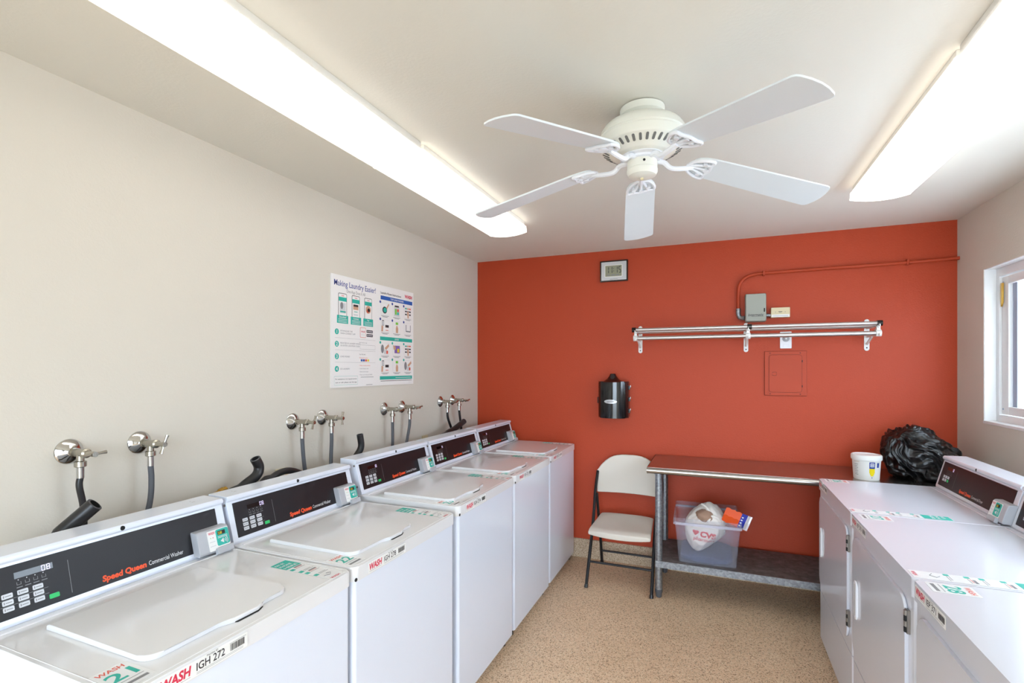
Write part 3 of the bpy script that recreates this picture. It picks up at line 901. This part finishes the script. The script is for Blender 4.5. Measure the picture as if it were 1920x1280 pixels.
p.rect(.433, .795, .036, .058, Z1, 'teal').rect(.60, .78, .045, .048, Z2, 'ink_w')
p.rect(.441, .79, .026, .029, Z1, 'ink_k')
def pic(kind, x0, y0, dot):
    x1, y1 = x0 + .092, y0 + .076
    p.rect(x0 + .002, x1 - .002, y0 + .001, y1, Z1, 'lightgrey').rect(x0 + .003, x1 - .003, y0 + .002, y1 - .001, Z2, 'poster')
    p.disc(x0 - .004, y1 + .002, .0085, Z3, dot, 14, .0085)
    cx, cy = (x0 + x1) / 2, (y0 + y1) / 2
    if kind == 'w':
        p.disc(cx - .004, cy - .008, .024, Z3, 'ink_k', 18, .022).disc(cx - .002, cy - .008, .017, Z4, 'teal', 16, .015).poly([(cx + .01, cy + .005), (x1 - .012, y1 - .002), (x1 - .003, y1 - .008), (cx + .02, cy)], Z4, 'skin')
    if kind == 'd':
        p.disc(x0 + .018, cy, .015, Z3, 'ink_g', 18, .028).rect(cx - .012, cx + .02, y0 + .006, cy - .002, Z3, 'lightgrey').poly([(cx - .008, cy + .004), (x1 - .01, y1 - .004), (x1 - .004, y1 - .02), (cx + .012, cy - .004)], Z4, 'skin').rect(cx + .012, cx + .03, y0 + .008, cy - .01, Z4, 'ink_redo')
    if kind == 'm':
        p.rect(x0 + .016, x1 - .016, y0 + .002, y1 - .008, Z3, 'lightgrey').rect(x0 + .022, x1 - .024, y1 - .014, y1 - .004, Z4, 'ink_k').rect(x0 + .024, cx - .002, y0 + .012, y0 + .05, Z4, 'limegreen').rect(cx + .002, x1 - .024, y0 + .012, y0 + .03, Z4, 'teal').rect(cx + .002, x1 - .024, y0 + .032, y0 + .05, Z4, 'ink_redo')
    if kind == 'v':
        p.rect(x0 + .02, x1 - .012, y0 + .014, y1 - .012, Z3, 'purple').rect(cx + .004, x1 - .02, y0 + .02, cy + .006, Z4, 'yellow').poly([(x0 + .004, y1 - .01), (x0 + .03, y1 - .016), (x0 + .034, cy - .002), (x0 + .01, cy)], Z4, 'skin')
    if kind == 'b':
        for r_ in range(3):
            for c_ in range(3):
                p.rect(x0 + .012 + c_ * .024, x0 + .032 + c_ * .024, y1 - .016 - r_ * .02, y1 - .006 - r_ * .02, Z3, ('teal', 'skin', 'ink_redo')[c_] if r_ == 0 else 'ink_k')
        p.poly([(cx - .005, y0), (cx + .008, y0), (cx + .01, cy), (cx - .002, cy + .012), (cx - .01, cy)], Z4, 'skin')
    if kind == 'p':
        p.rect(x0 + .014, x0 + .034, cy, y1 - .004, Z3, 'ink_k').rect(x0 + .016, x0 + .032, cy + .002, y1 - .008, Z4, 'lightgrey').rect(cx + .002, x1 - .008, cy - .01, cy + .006, Z3, 'ink_k').poly([(x0 + .006, y0), (x0 + .022, y0), (x0 + .026, cy - .004), (x0 + .008, cy)], Z4, 'skin').rect(cx + .004, x1 - .012, y0 + .008, y0 + .012, Z3, 'ink_redo')
    if kind == 'g':
        p.rect(cx - .013, cx + .014, y1 - .022, y1 - .006, Z3, 'limegreen').poly([(cx - .01, y0), (cx + .012, y0), (cx + .014, cy - .008), (cx + .003, cy + .01), (cx - .004, cy + .01), (cx - .012, cy - .01)], Z4, 'skin')
    if kind == 'c':
        p.rect(x0 + .02, x1 - .014, y0 + .014, y1 - .014, Z3, 'ink_g').rect(x0 + .027, x1 - .021, y0 + .022, y1 - .014, Z4, 'poster')
    p.rect(x0 + .006, x1 - .006, y0 - .009, y0 - .006, Z1, 'ink_g'); p.rect(x0 + .02, x1 - .02, y0 - .0155, y0 - .0125, Z1, 'ink_g')
for r_, (yy, kk, dc) in enumerate(((.449, 'wmb', 'navy'), (.341, 'pgc', 'navy'), (.193, 'dvb', 'teal'), (.086, 'pgd', 'teal'))):
    for c_, k in enumerate(kk): pic(k, (.441, .568, .697)[c_], yy, dc)
p.build('poster_sheet', t, 0)

# ------------------------------------------------------------------ things on the orange wall
# frame helper: local x right, y up, z out of the wall
def bw(x, z): return frame((x, D, z), (1, 0, 0), (0, 0, 1))
t = thing('wall_clock', (-.855, D, 2.226), 0, 'small digital wall clock reading 11:15 in a black frame', 'clock')
loc = frame((0, 0, 0), (1, 0, 0), (0, 0, 1))
m = MB(); m.xf = loc
m.prism(rrect(0, .22, 0, .168, .004, 2), 0, .022, 'black_pl', bev=.003); m.build('clock_frame', t)
m = MB(); m.xf = loc
m.prism(rrect(.011, .209, .011, .157, .003, 2), .021, .0235, 'silver', bev=.001)
m.rect(.08, .14, .018, .021, .0239, 'ink_g'); m.build('clock_face', t)
m = MB(); m.xf = loc
m.prism(rrect(.038, .178, .036, .132, .003, 2), .0232, .0242, 'label'); m.rect(.043, .173, .041, .127, .0246, 'lcd')
m.seg7('11:15', .052, .066, .052, .0275, 'ink_k', .025)
for q in range(3): m.rect(.055 + q * .036, .08 + q * .036, .047, .056, .025, 'ink_g')
m.build('lcd_display', t)

t = thing('wipes_dispenser', (-.742, D, 1.150), 0, 'glossy black cylindrical wipes dispenser on the orange wall', 'dispenser')
m = MB()
def dprof(rx, ry):
    return [(rx * math.cos(a), -.115 - ry * math.sin(a)) for a in [PI * k / 16 for k in range(17)]] + [(-rx, -.0), (rx, -.0)][0:]
pts = [(.118 * math.cos(PI * k / 20), -.05 - .085 * math.sin(PI * k / 20)) for k in range(21)] + [(-.118, -.001), (.118, -.001)]
m.prism(pts, 0, .285, 'black_pl', bev=.012, seg=3); m.build('dispenser_body', t)
m = MB(); m.lathe([(.085, .28), (.07, .288), (.045, .305), (.028, .328), (.022, .342), (.018, .345)], 'black_pl', 28, T(0, -.075, 0)); m.build('cone_top', t)
m = MB()
for z_ in (.04, .13, .22): m.box(.116, .130, -.055, -.03, z_, z_ + .03, 'black_pl', .003).box(.127, .133, -.05, -.035, z_ + .02, z_ + .035, 'silver', .001)
m.build('side_hinge', t)
m = MB(); m.box(-.128, -.116, -.05, -.03, .11, .16, 'black_pl', .003); m.build('side_latch', t)
m = MB()
pts3 = []
for k in range(24):
    a = 2 * PI * k / 24
    xx = -.008 + .050 * math.cos(a); zz = .13 + .016 * math.sin(a)
    pts3.append((xx, -.05 - .085 * math.sqrt(max(0, 1 - (xx / .118) ** 2)) - .002, zz))
m.add(pts3 + [(-.008, -.1375, .13)], [(k, (k + 1) % 24, 24) for k in range(24)], 'silver')
m.rect(-.034, .018, 0, .003, 0, 'ink_g', frame((0, -.1385, .1290), (1, 0, 0), (0, 0, 1)))
m.build('oval_badge', t)

# hanging rack
t = thing('hanging_rack', (.2, D, 1.66), 0, 'long aluminium wall rack with tube rails on white brackets', 'rack')
m0 = T(-.2, 0, -1.66)
for bx in (-.541, .205, .936):
    m = MB(); m.xf = m0
    m.prism(rrect(bx - .015, bx + .015, 1.655, 1.866, .0148, 5), 0, .005, 'bracket', frame((0, -.0, 0), (1, 0, 0), (0, 0, 1)), bev=.001)
    m.xf = m0
    # arm: curved flat bar from the plate out to the rails
    for (z0, z1) in ((1.73, 1.755), (1.80, 1.812)):
        m.box(bx - .003, bx + .003, -.30, -.004, z1 - .014, z1, 'bracket', .001)
    arm = catmull([(bx, -.01, 1.70), (bx, -.10, 1.735), (bx, -.20, 1.775), (bx, -.275, 1.80)], 4)
    m.tube(arm, .008, 'bracket', 8)
    m.box(bx - .010, bx + .010, -.268, -.256, 1.768, 1.803, 'alu', .002)
    for (yy, zz) in ((-.262, 1.757),): m.cyl((bx - .014, yy, zz), (bx + .014, yy, zz), .021, 'bracket', 20)
    for z_ in (1.675, 1.70, 1.845): m.cyl((bx, -.0045, z_), (bx, -.007, z_), .0045, 'gap', 10)
    m.build('bracket', t)
def rail(x0, x1, yy, z_, r, nm='rail'):
    m = MB(); m.xf = m0; m.cyl((x0, yy, z_), (x1, yy, z_), r, 'alu', 18); return m.build(nm, t)
rail(-.545, .20, -.262, 1.819, .0125); rail(.20, .942, -.262, 1.819, .0125)
rail(-.545, .20, -.215, 1.806, .008); rail(.20, .942, -.215, 1.806, .008)
rail(-.545, .20, -.12, 1.806, .008); rail(.20, .942, -.12, 1.806, .008)
rail(-.548, .945, -.262, 1.757, .0145, 'hanging_rail')
for xx in (-.552, .213, .942):
    m = MB(); m.xf = m0
    m.cyl((xx - .014, -.262, 1.819), (xx + .014, -.262, 1.819), .0185, 'black_pl', 18)
    tag(m.build('end_cap', t), 'black plastic rail cap')

# conduit
t = thing('conduit_pipe', (.154, D, 1.96), 0, 'orange painted conduit bending along the wall to the right corner', 'conduit')
m = MB()
P = [(0, -.018, 0), (0, -.018, .12), (.004, -.018, .165), (.025, -.018, .21), (.06, -.018, .238), (.11, -.018, .252), (.20, -.018, .256), (.7, -.018, .262), (1.05, -.018, .266), (1.262, -.030, .270)]
m.tube([(0, -.018, -.0), (0, -.018, .10)] + catmull(P[1:], 4)[1:], .0115, 'orange_gloss', 12); m.build('pipe', t)
for xx, zz in ((.165, .254), (1.0, .265)):
    m = MB(); m.box(xx - .006, xx + .006, -.034, 0, zz - .016, zz + .022, 'orange_gloss', .003); m.build('pipe_strap', t)
m = MB(); m.tube(catmull([(0, -.018, .01), (0, -.018, -.03), (.012, -.018, -.055), (.041, -.03, -.062)], 5), .016, 'galv', 14); tag(m.build('elbow_connector', t), 'bare grey metal elbow connector')
# box with lettering
t = thing('control_box', (.197, D, 1.868), 0, 'grey metal control box on the orange wall', 'electrical box')
m = MB(); m.box(0, .134, -.075, 0, 0, .198, 'greybox', .008, 3); m.build('box_body', t)
m = MB(); m.prism(rrect(.003, .131, .003, .195, .012, 4), .075, .087, 'greybox', frame((0, 0, 0), (1, 0, 0), (0, 0, 1)), bev=.004)
X_ = frame((0, -.0875, 0), (1, 0, 0), (0, 0, 1))
m.text('Intermatic', .026, .018, .038, 'ink_k', .0002, .01, width=.098, X=X_, shear=.2); m.rect(.04, .115, .034, .0355, .0002, 'ink_k', X_)
m.build('box_cover', t)
m = MB(); m.prism(rrect(.117, .124, .065, .092, .003, 3), .086, .090, 'gap', frame((0, 0, 0), (1, 0, 0), (0, 0, 1))); m.build('latch_slot', t)
m = MB(); m.cyl((.132, -.03, .045), (.168, -.03, .045), .012, 'galv', 12); m.build('pipe_nipple', t)
t = thing('sensor_box', (.362, D, 1.894), 0, 'cream and white rectangular switch box beside the grey control box', 'switch box')
m = MB(); m.box(0, .118, -.05, 0, 0, .070, 'ivory', .003)
X_ = frame((0, -.0505, 0), (1, 0, 0), (0, 0, 1))
m.rect(.003, .115, .003, .021, .0004, 'label', X_); m.rect(.012, .106, .0105, .0125, .0006, 'ink_g', X_)
m.rect(.046, .070, .039, .042, .0006, 'ink_k', X_).rect(.050, .066, .034, .0365, .0006, 'ink_g', X_)
for xx in (.028, .088): m.disc(xx, .038, .0025, .0006, 'ink_g', 8, x=X_)
m.build('box_body', t)
# dial timer behind the rail
t = thing('dial_timer', (.423, D, 1.678), 0, 'white wall plate with round timer dial under the rack', 'timer')
m = MB(); m.prism(rrect(0, .072, 0, .118, .004, 3), 0, .006, 'plastic_w', frame((0, 0, 0), (1, 0, 0), (0, 0, 1)), bev=.001); m.box(.02, .052, -.0075, -.006, .008, .03, 'plastic_w', .001); m.build('cover_plate', t)
m = MB(); X_ = frame((.036, -.006, .068), (1, 0, 0), (0, 0, 1)); m.lathe([(.022, 0), (.022, .004), (.019, .006), (.012, .007), (.012, .018), (.008, .020)], 'reader', 28, X_)
m.disc(0, 0, .006, .0203, 'label', 12, x=X_); m.build('dial', t)
# painted breaker panel
t = thing('breaker_panel', (.325, D, 1.345), 0, 'orange painted electrical panel flush in the orange wall', 'electrical panel')
X_ = frame((0, 0, 0), (1, 0, 0), (0, 0, 1))
m = MB(); m.prism(rrect(0, .262, 0, .314, .004, 3), 0, .012, 'orange_gloss', X_, bev=.004); m.prism(rrect(-.0015, .2635, -.0015, .3155, .004, 3), 0, .0012, 'orange_gap', X_); m.build('panel_cover', t)
m = MB(); m.prism(rrect(.0262, .2338, .0222, .2898, .020, 4), .0115, .0124, 'orange_gap', X_); m.prism(rrect(.028, .232, .024, .288, .018, 4), .0118, .0165, 'orange_gloss', X_, bev=.002); do = m.build('door', t)
m = MB(); m.prism(rrect(.048, .076, .140, .168, .006, 3), .0160, .0170, 'orange_gap', X_); m.prism(rrect(.050, .074, .142, .166, .006, 3), .0160, .0205, 'orange_gloss', X_, bev=.002); m.prism(rrect(.044, .060, .149, .159, .002, 2), .0160, .024, 'orange_gloss', X_); m.build('latch', do)
m = MB()
for (xx, yy) in ((.035, .300), (.222, .300), (.035, .012), (.222, .012)): m.cyl((xx, -.010, yy), (xx, -.0135, yy), .0045, 'orange_gap', 10)
m.box(.2305, .2355, -.0175, -.011, .235, .25, 'gap').box(.2305, .2355, -.0175, -.011, .06, .075, 'gap')
m.build('panel_screws', t)

# ------------------------------------------------------------------ stainless work table
t = thing('work_table', (.5, 3.72, 0), 0, 'long stainless steel table with galvanised undershelf along the orange wall', 'table')
o3 = T(-.5, -3.72, 0)
tx0, tx1, ty0, ty1, tz = -.425, 1.385, 3.45, 4.0, .876
m = MB(); m.xf = o3
m.box(tx0, tx1, ty0 + .012, ty1, tz - .02, tz, 'steel')
# rolled front edge
roll = [(ty0 + .02 + .021 * math.cos(a), tz - .021 + .021 * math.sin(a)) for a in [R(90 + k * 22.5) for k in range(9)]]
vs = [(x_, y_, z_) for x_ in (tx0, tx1) for (y_, z_) in roll]
n = len(roll)
m.add(vs, [(i, n + i, n + i + 1, i + 1) for i in range(n - 1)] + [tuple(range(n)), tuple(range(2 * n - 1, n - 1, -1))], 'steel')
m.box(tx0, tx0 + .003, ty0 + .02, ty1, tz - .045, tz, 'steel')
m.build('table_top', t)
for (lx, ly) in ((-.352, 3.505), (-.352, 3.945), (1.33, 3.505), (1.33, 3.945)):
    m = MB(); m.xf = o3
    m.cyl((lx, ly, .05), (lx, ly, tz - .02), .0235, 'galv', 20)
    m.lathe([(.029, tz - .05), (.029, tz - .02)], 'galv', 20, T(lx, ly, 0))
    lg = m.build('leg', t)
    m = MB(); m.xf = o3
    m.lathe([(.013, 0), (.019, .006), (.021, .03), (.0245, .036), (.0245, .055), (.020, .06)], 'rubber_g', 18, T(lx, ly, 0)); m.build('leg_foot', lg)
m = MB(); m.xf = o3
m.box(tx0 + .055, tx1 - .055, 3.485, 3.965, .243, .250, 'galv_dirty')
m.box(tx0 + .055, tx1 - .055, 3.480, 3.486, .207, .2502, 'galv').box(tx0 + .055, tx1 - .055, 3.965, 3.969, .207, .25, 'galv')
m.build('undershelf', t)

# ------------------------------------------------------------------ folding chair
t = thing('folding_chair', (-.617, 3.70, 0), 0, 'folding chair with almond plastic seat and back, dark tube frame', 'chair')
hw = .219
m = MB()
# seat: rounded slab, dished, waterfall front
b = bmesh.new()
NX, NY = 16, 14
def seat_pt(u, v, top):
    # u -1..1 across, v 0 front .. 1 back
    yy = -.215 + .36 * v
    wd = (hw - .004) * (1 - .10 * v)
    e = abs(u) ** 4 * .018
    front = max(0, 1 - v / .12); back = max(0, (v - .9) / .1)
    zt = .412 + .030 * v - .014 * (1 - u * u) * math.sin(PI * min(1, v * 1.05)) - .016 * front ** 2 - .004 * back ** 2
    bulge = -.028 * (1 - u * u) * (1 - v) ** 3
    z_ = zt - e * .6 if top else zt - .034 - .006 * (1 - v) * (1 - u * u) + e * .2
    return (u * wd, yy + bulge, z_)
g1 = [[b.verts.new(seat_pt(-1 + 2 * i / NX, j / NY, True)) for i in range(NX + 1)] for j in range(NY + 1)]
g2 = [[b.verts.new(seat_pt(-1 + 2 * i / NX, j / NY, False)) for i in range(NX + 1)] for j in range(NY + 1)]
def skin_grid(b, g1, g2, NX, NY):
    for j in range(NY):
        for i in range(NX):
            b.faces.new((g1[j][i], g1[j][i + 1], g1[j + 1][i + 1], g1[j + 1][i]))
            b.faces.new((g2[j][i], g2[j + 1][i], g2[j + 1][i + 1], g2[j][i + 1]))
    for i in range(NX):
        b.faces.new((g1[0][i], g2[0][i], g2[0][i + 1], g1[0][i + 1])); b.faces.new((g1[NY][i], g1[NY][i + 1], g2[NY][i + 1], g2[NY][i]))
    for j in range(NY):
        b.faces.new((g1[j][0], g1[j + 1][0], g2[j + 1][0], g2[j][0])); b.faces.new((g1[j][NX], g2[j][NX], g2[j + 1][NX], g1[j + 1][NX]))
skin_grid(b, g1, g2, NX, NY)
bmesh.ops.recalc_face_normals(b, faces=b.faces[:])
se = [e for e in b.edges if len(e.link_faces) == 2 and e.calc_face_angle(0) > R(50)]
bmesh.ops.bevel(b, geom=se, offset=.008, segments=3, profile=.5, affect='EDGES')
m.bm(b, 'chairpl'); m.build('seat', t, 50)
m = MB(); b = bmesh.new()
def back_pt(u, v, front):
    zb = .578; top = .866 - .125 * abs(u) ** 3.2
    z_ = zb + (top - zb) * v
    curve = .035 * (1 - u * u)
    yy = .185 + (z_ - .578) * .18 + curve - (.0 if not front else .022)
    xw = .240 * (1 - .03 * (1 - v))
    return (u * xw, yy, z_)
g1 = [[b.verts.new(back_pt(-1 + 2 * i / NX, j / NY, True)) for i in range(NX + 1)] for j in range(NY + 1)]
g2 = [[b.verts.new(back_pt(-1 + 2 * i / NX, j / NY, False)) for i in range(NX + 1)] for j in range(NY + 1)]
skin_grid(b, g1, g2, NX, NY)
bmesh.ops.recalc_face_normals(b, faces=b.faces[:])
se = [e for e in b.edges if len(e.link_faces) == 2 and e.calc_face_angle(0) > R(50)]
bmesh.ops.bevel(b, geom=se, offset=.007, segments=3, profile=.5, affect='EDGES')
m.bm(b, 'chairpl'); m.build('backrest', t, 50)
for s_ in (-1, 1):
    m = MB(); m.tube(catmull([(s_ * .222, -.235, .012), (s_ * .222, -.02, .40), (s_ * .234, .11, .60), (s_ * .234, .20, .735)], 5), .011, 'chairtube', 12); lg = m.build('front_leg', t)
    MB().cyl((s_ * .222, -.238, 0), (s_ * .222, -.232, .02), .0135, 'rubber_k', 12).build('leg_cap', lg)
    m = MB(); m.tube(catmull([(s_ * .212, .245, .012), (s_ * .214, .20, .22), (s_ * .219, .14, .44), (s_ * .222, .105, .585)], 5), .0105, 'chairtube', 12); lg = m.build('rear_leg', t)
    MB().cyl((s_ * .212, .248, 0), (s_ * .212, .242, .02), .013, 'rubber_k', 12).build('leg_cap', lg)
MB().cyl((-.222, -.155, .155), (.222, -.155, .155), .008, 'chairtube', 10).build('front_crossbar', t)
MB().cyl((-.212, .224, .107), (.212, .224, .107), .008, 'chairtube', 10).build('rear_crossbar', t)

# ------------------------------------------------------------------ storage bin and what is in it
t = thing('storage_bin', (-.058, 3.73, .251), R(2), 'translucent open plastic storage bin on the table undershelf', 'storage bin')
def binwall(x0, x1, y0, y1, z0, X0, X1, Y0, Y1, z1, th, mt, mb):
    a = rrect(x0, x1, y0, y1, .02, 4); b_ = rrect(X0, X1, Y0, Y1, .02, 4)
    ai = rrect(x0 + th, x1 - th, y0 + th, y1 - th, .018, 4); bi = rrect(X0 + th, X1 - th, Y0 + th, Y1 - th, .018, 4)
    n = len(a)
    vs = [(p[0], p[1], z0) for p in a] + [(p[0], p[1], z1) for p in b_] + [(p[0], p[1], z1) for p in bi] + [(p[0], p[1], z0) for p in ai]
    fs = []
    for L in range(3):
        for i in range(n): fs.append((L * n + i, L * n + (i + 1) % n, (L + 1) * n + (i + 1) % n, (L + 1) * n + i))
    mb.add(vs, fs, mt)
m = MB()
binwall(-.175, .178, -.20, .20, 0, -.198, .200, -.215, .225, .24, .002, 'binpl', m)
binwall(-.198, .200, -.215, .225, .24, -.200, .202, -.218, .228, .262, .002, 'binpl', m)
m.prism(rrect(-.174, .177, -.199, .199, .02, 4), 0, .003, 'binpl')
m.build('tub', t)
m = MB()
binwall(-.208, .210, -.226, .236, .262, -.208, .210, -.226, .236, .268, .012, 'binedge', m)
binwall(-.210, .212, -.228, .238, .252, -.210, .212, -.228, .238, .268, .002, 'binedge', m)
binwall(-.208, .210, -.226, .236, .268, -.2085, .2105, -.2265, .2365, .296, .002, 'binpl', m)
m.build('rim', t)

def blob(name, parent, mt, c, r, amp=.2, freq=5., seed=0, sub=5, shape=None, smooth=60, flat=None, ridged=True, sharp=True):
    b = bmesh.new()
    bmesh.ops.create_icosphere(b, subdivisions=sub, radius=1)
    off = Vector((seed * 3.7, seed * 1.3, seed * 2.1))
    for v in b.verts:
        d = v.co.normalized()
        nn = noise.noise(d * freq * .5 + off) * .6
        if ridged:
            q = 1 - abs(noise.noise(d * freq + off * 2)) * 2
            q2 = 1 - abs(noise.noise(d * freq * 2.3 + off)) * 2
            nn += q * .35 + q2 * .18
        v.co = d * (1 + amp * (nn - .2))
        v.co = Vector((v.co.x * r[0], v.co.y * r[1], v.co.z * r[2]))
        if shape: v.co = shape(v.co)
        v.co += Vector(c)
        if flat is not None and v.co.z < flat: v.co.z = flat + .0005 * (v.index % 3)
    m = MB(); m.bm(b, mt)
    return m.build(name, parent, smooth)
# dark cloth in the bottom of the bin
t2 = thing('cloth_heap', (-.058, 3.73, .256), 0, 'dark blue heap filling the bottom of the storage bin', 'cloth')
blob('cloth', t2, 'clothblue', (0, 0, .018), (.165, .185, .036), .15, 3, 4, 4, flat=.0, shape=lambda v: Vector((max(-.162, min(.162, v.x * 1.25)), max(-.185, min(.185, v.y * 1.2)), v.z)))
# pharmacy bag
t3 = thing('shopping_bag', (-.066, 3.66, .316), 0, 'white plastic pharmacy bag with red heart and lettering, inside the bin', 'plastic bag')
def bagshape(v):
    k = v.z / .15
    v.x *= 1.0 - .10 * max(0, k) + (-.18 if v.x > 0 else -.05) * max(0, -k)
    v.x += .02 * k
    v.x = max(-.122, min(.128, v.x * 1.12)); v.y = max(-.115, v.y * 1.1)
    v.z = v.z + .018 * math.sin(v.x * 30) * (1 if k < 0 else .4)
    return v
bg_ = blob('bag_body', t3, 'bagw', (0, -.0, .150), (.122, .122, .150), .13, 3.4, 9, 5, bagshape, 50, flat=.0)
for pts in ([(-.02, -.03, .305), (.015, -.06, .29), (.04, -.09, .25), (.02, -.13, .215)], [(.03, -.10, .25), (.075, -.10, .24), (.095, -.085, .20), (.085, -.08, .16)]):
    m = MB(); P = catmull(pts, 5); m.tube(P, .008, 'bagw', 8, radii=[.007 + .006 * math.sin(PI * i / (len(P) - 1)) for i in range(len(P))]); m.build('bag_handle', t3)
# printing projected on the bag front
def on_bag(mb, name):
    me = bg_.data
    from mathutils.bvhtree import BVHTree
    bv = BVHTree.FromPolygons([v.co for v in me.vertices], [p.vertices[:] for p in me.polygons])
    out = []
    for v in mb.v:
        h = bv.ray_cast(Vector((v.x, -1, v.z)), Vector((0, 1, 0)))
        y_ = h[0].y - .002 if h[0] else v.y
        out.append(Vector((v.x, y_, v.z)))
    mb.v = out
    return mb.build(name, t3, 0)
def subdiv_poly(pts, z, n=3):
    return pts
m = MB(); m.xf = frame((-.0, -.1, .0), (1, 0, 0), (0, 0, 1)) @ Matrix.Rotation(R(-8), 4, 'Z')
def heart(cx, cy, s_):
    return [(cx + s_ * 16 * math.sin(a) ** 3 / 17, cy + s_ * (13 * math.cos(a) - 5 * math.cos(2 * a) - 2 * math.cos(3 * a) - math.cos(4 * a)) / 17) for a in [2 * PI * k / 28 for k in range(28)]]
m.poly(heart(-.073, .128, .022), 0, 'bagred')
m.text('CVS', .050, -.045, .108, 'bagred', 0, .05, width=.098)
m.text('pharmacy', .034, -.080, .078, 'bagred', 0, .012, width=.135)
on_bag(m, 'printing')
blob('bag_contents', t3, 'bagtan', (.005, -.062, .236), (.062, .062, .046), .15, 3, 3, 4)
# crisp packet
t4 = thing('snack_packet', (.098, 3.59, .562), 0, 'orange and blue wrapper sticking out of the bin', 'packet')
m = MB(); X_ = frame((0, 0, 0), (.97, -.12, -.12), (.2, .1, .97)) @ Matrix.Rotation(R(-10), 4, 'Z')
def slab(u0, u1, v0, v1, mt, th=.012, n=6):
    vs = []; 
    for k in range(n + 1):
        u = u0 + (u1 - u0) * k / n
        for (vv, s_) in ((v0, 0), ((v0 + v1) / 2, 1), (v1, 0), ((v0 + v1) / 2, -1)):
            fl = 1 - (max(0, (u - .085)) / .045)
            vs.append((u, vv + (.004 if k % 2 else -.002), s_ * th * max(.12, min(1, fl))))
    fs = [(k * 4 + a, k * 4 + (a + 1) % 4, (k + 1) * 4 + (a + 1) % 4, (k + 1) * 4 + a) for k in range(n) for a in range(4)]
    fs += [(0, 1, 2, 3), tuple(n * 4 + a for a in (3, 2, 1, 0))]
    m.add(vs, fs, mt, X_)
slab(-.05, .05, -.045, .05, 'pkgorange'); slab(.05, .085, -.045, .05, 'pkgblue'); slab(.085, .112, -.045, .05, 'pkgsilver')
for q in range(4): m.rect(.056, .066, -.03 + q * .018, -.022 + q * .018, .0125, 'ink_w', X_)
m.build('wrapper', t4, 25)

# ------------------------------------------------------------------ tub and bin bag on the table
t = thing('plastic_tub', (.838, 3.60, tz), 0, 'white plastic tub with blue and yellow label on the steel table', 'tub')
m = MB(); m.lathe([(.05, 0), (.062, 0), (.065, .004), (.072, .118), (.072, .122)], 'tub', 40); m.build('tub_body', t)
m = MB(); m.lathe([(.072, .116), (.077, .117), (.0785, .122), (.0785, .142), (.075, .147), (.070, .1475), (.068, .144), (.02, .143)], 'tub', 40); m.build('tub_lid', t)
m = MB()
def wrap(x0, x1, z0, z1, mt, base=0, rr=.0006):
    n = 8
    vs = []
    for k in range(n + 1):
        a = base + (x0 + (x1 - x0) * k / n)
        for z_ in (z0, z1):
            r_ = .065 + (.072 - .065) * (z_ - .004) / .114 + rr
            vs.append((r_ * math.cos(a), r_ * math.sin(a), z_))
    m.add(vs, [(2 * k, 2 * k + 2, 2 * k + 3, 2 * k + 1) for k in range(n)], mt)
base = math.atan2(-3.585, -.822)
wrap(.20, .62, .072, .110, 'tubblue', base); wrap(.27, .55, .082, .104, 'label', base, .001); wrap(.30, .52, .086, .090, 'tubblue', base, .0014); wrap(.30, .52, .095, .099, 'tubblue', base, .0014)
wrap(.20, .62, .045, .072, 'tubyellow', base); wrap(.24, .58, .036, .045, 'tubyellow', base); wrap(.30, .52, .028, .036, 'tubyellow', base); wrap(.38, .44, .016, .022, 'tubblue', base)
wrap(.80, 1.0, .078, .106, 'tubblue', base); wrap(-1.0, -.5, .108, .1095, 'brass', base)
for q in range(7): wrap(-.95, -.62 - .06 * (q % 2), .03 + q * .010, .0325 + q * .010, 'ink_g', base)
m.build('label_print', t)

t = thing('trash_bag', (1.125, 3.715, tz), 0, 'crumpled black trash bag on the steel table in the right corner', 'trash bag')
def bshape(v):
    x_ = v.x / .2
    k = 1.0 - .50 * max(0, x_ - .0) - .10 * max(0, -x_ - .5)
    if v.z > 0: v.z = v.z * k
    if v.x < -.14: v.x = -.14 + (v.x + .14) * .35
    v.x += .02 * max(0, -v.z / .15) - .015 * max(0, v.z / .15)
    return v
def folds(o, c, n_, amp, seed):
    """sharp creases: each fold is a random plane the film kinks about"""
    rnd = random.Random(seed)
    P = [(Vector((rnd.uniform(-1, 1), rnd.uniform(-1, 1), rnd.uniform(-1, 1))).normalized(), rnd.uniform(-.14, .14), rnd.uniform(.008, .035)) for _ in range(n_)]
    for v in o.data.vertices:
        d = (v.co - Vector(c)); u = d.normalized(); h = 0
        for nn, off, wd in P:
            q = abs(d.dot(nn) - off) / wd
            if q < 1: h += (1 - q) * (1 if (nn.x * u.y - nn.y * u.x) > -.2 else .2)
        v.co += u * (h * amp)
        if v.co.z < 0: v.co.z = .0005 * (v.index % 3)
bo = blob('bag_film', t, 'bagk', (0, 0, .140), (.176, .156, .156), .20, 1.5, 31, 7, bshape, 40, flat=.0)
ax = Vector((-.55, -.25, .80)).normalized(); e1 = ax.orthogonal().normalized(); e2 = ax.cross(e1)
for v in bo.data.vertices:                      # long folds running down from the gathered top
    u = (v.co - Vector((-.03, 0, .12))).normalized()
    th = math.acos(max(-1, min(1, u.dot(ax)))); ph = math.atan2(u.dot(e2), u.dot(e1))
    wv = ph + .2 * math.sin(th * 2.2) + .35 * noise.noise(u * 2.0)
    q = Vector((math.cos(wv) * 3.2, math.sin(wv) * 3.2, th * .9))
    h = (1 - 2.4 * abs(noise.noise(q))) * .016 + (1 - 2.4 * abs(noise.noise(q * 2.3))) * .009
    v.co += u * h * min(1, th * 1.6)
    if v.co.z < 0: v.co.z = .0005 * (v.index % 3)
folds(bo, (0, 0, .13), 16, .006, 5)
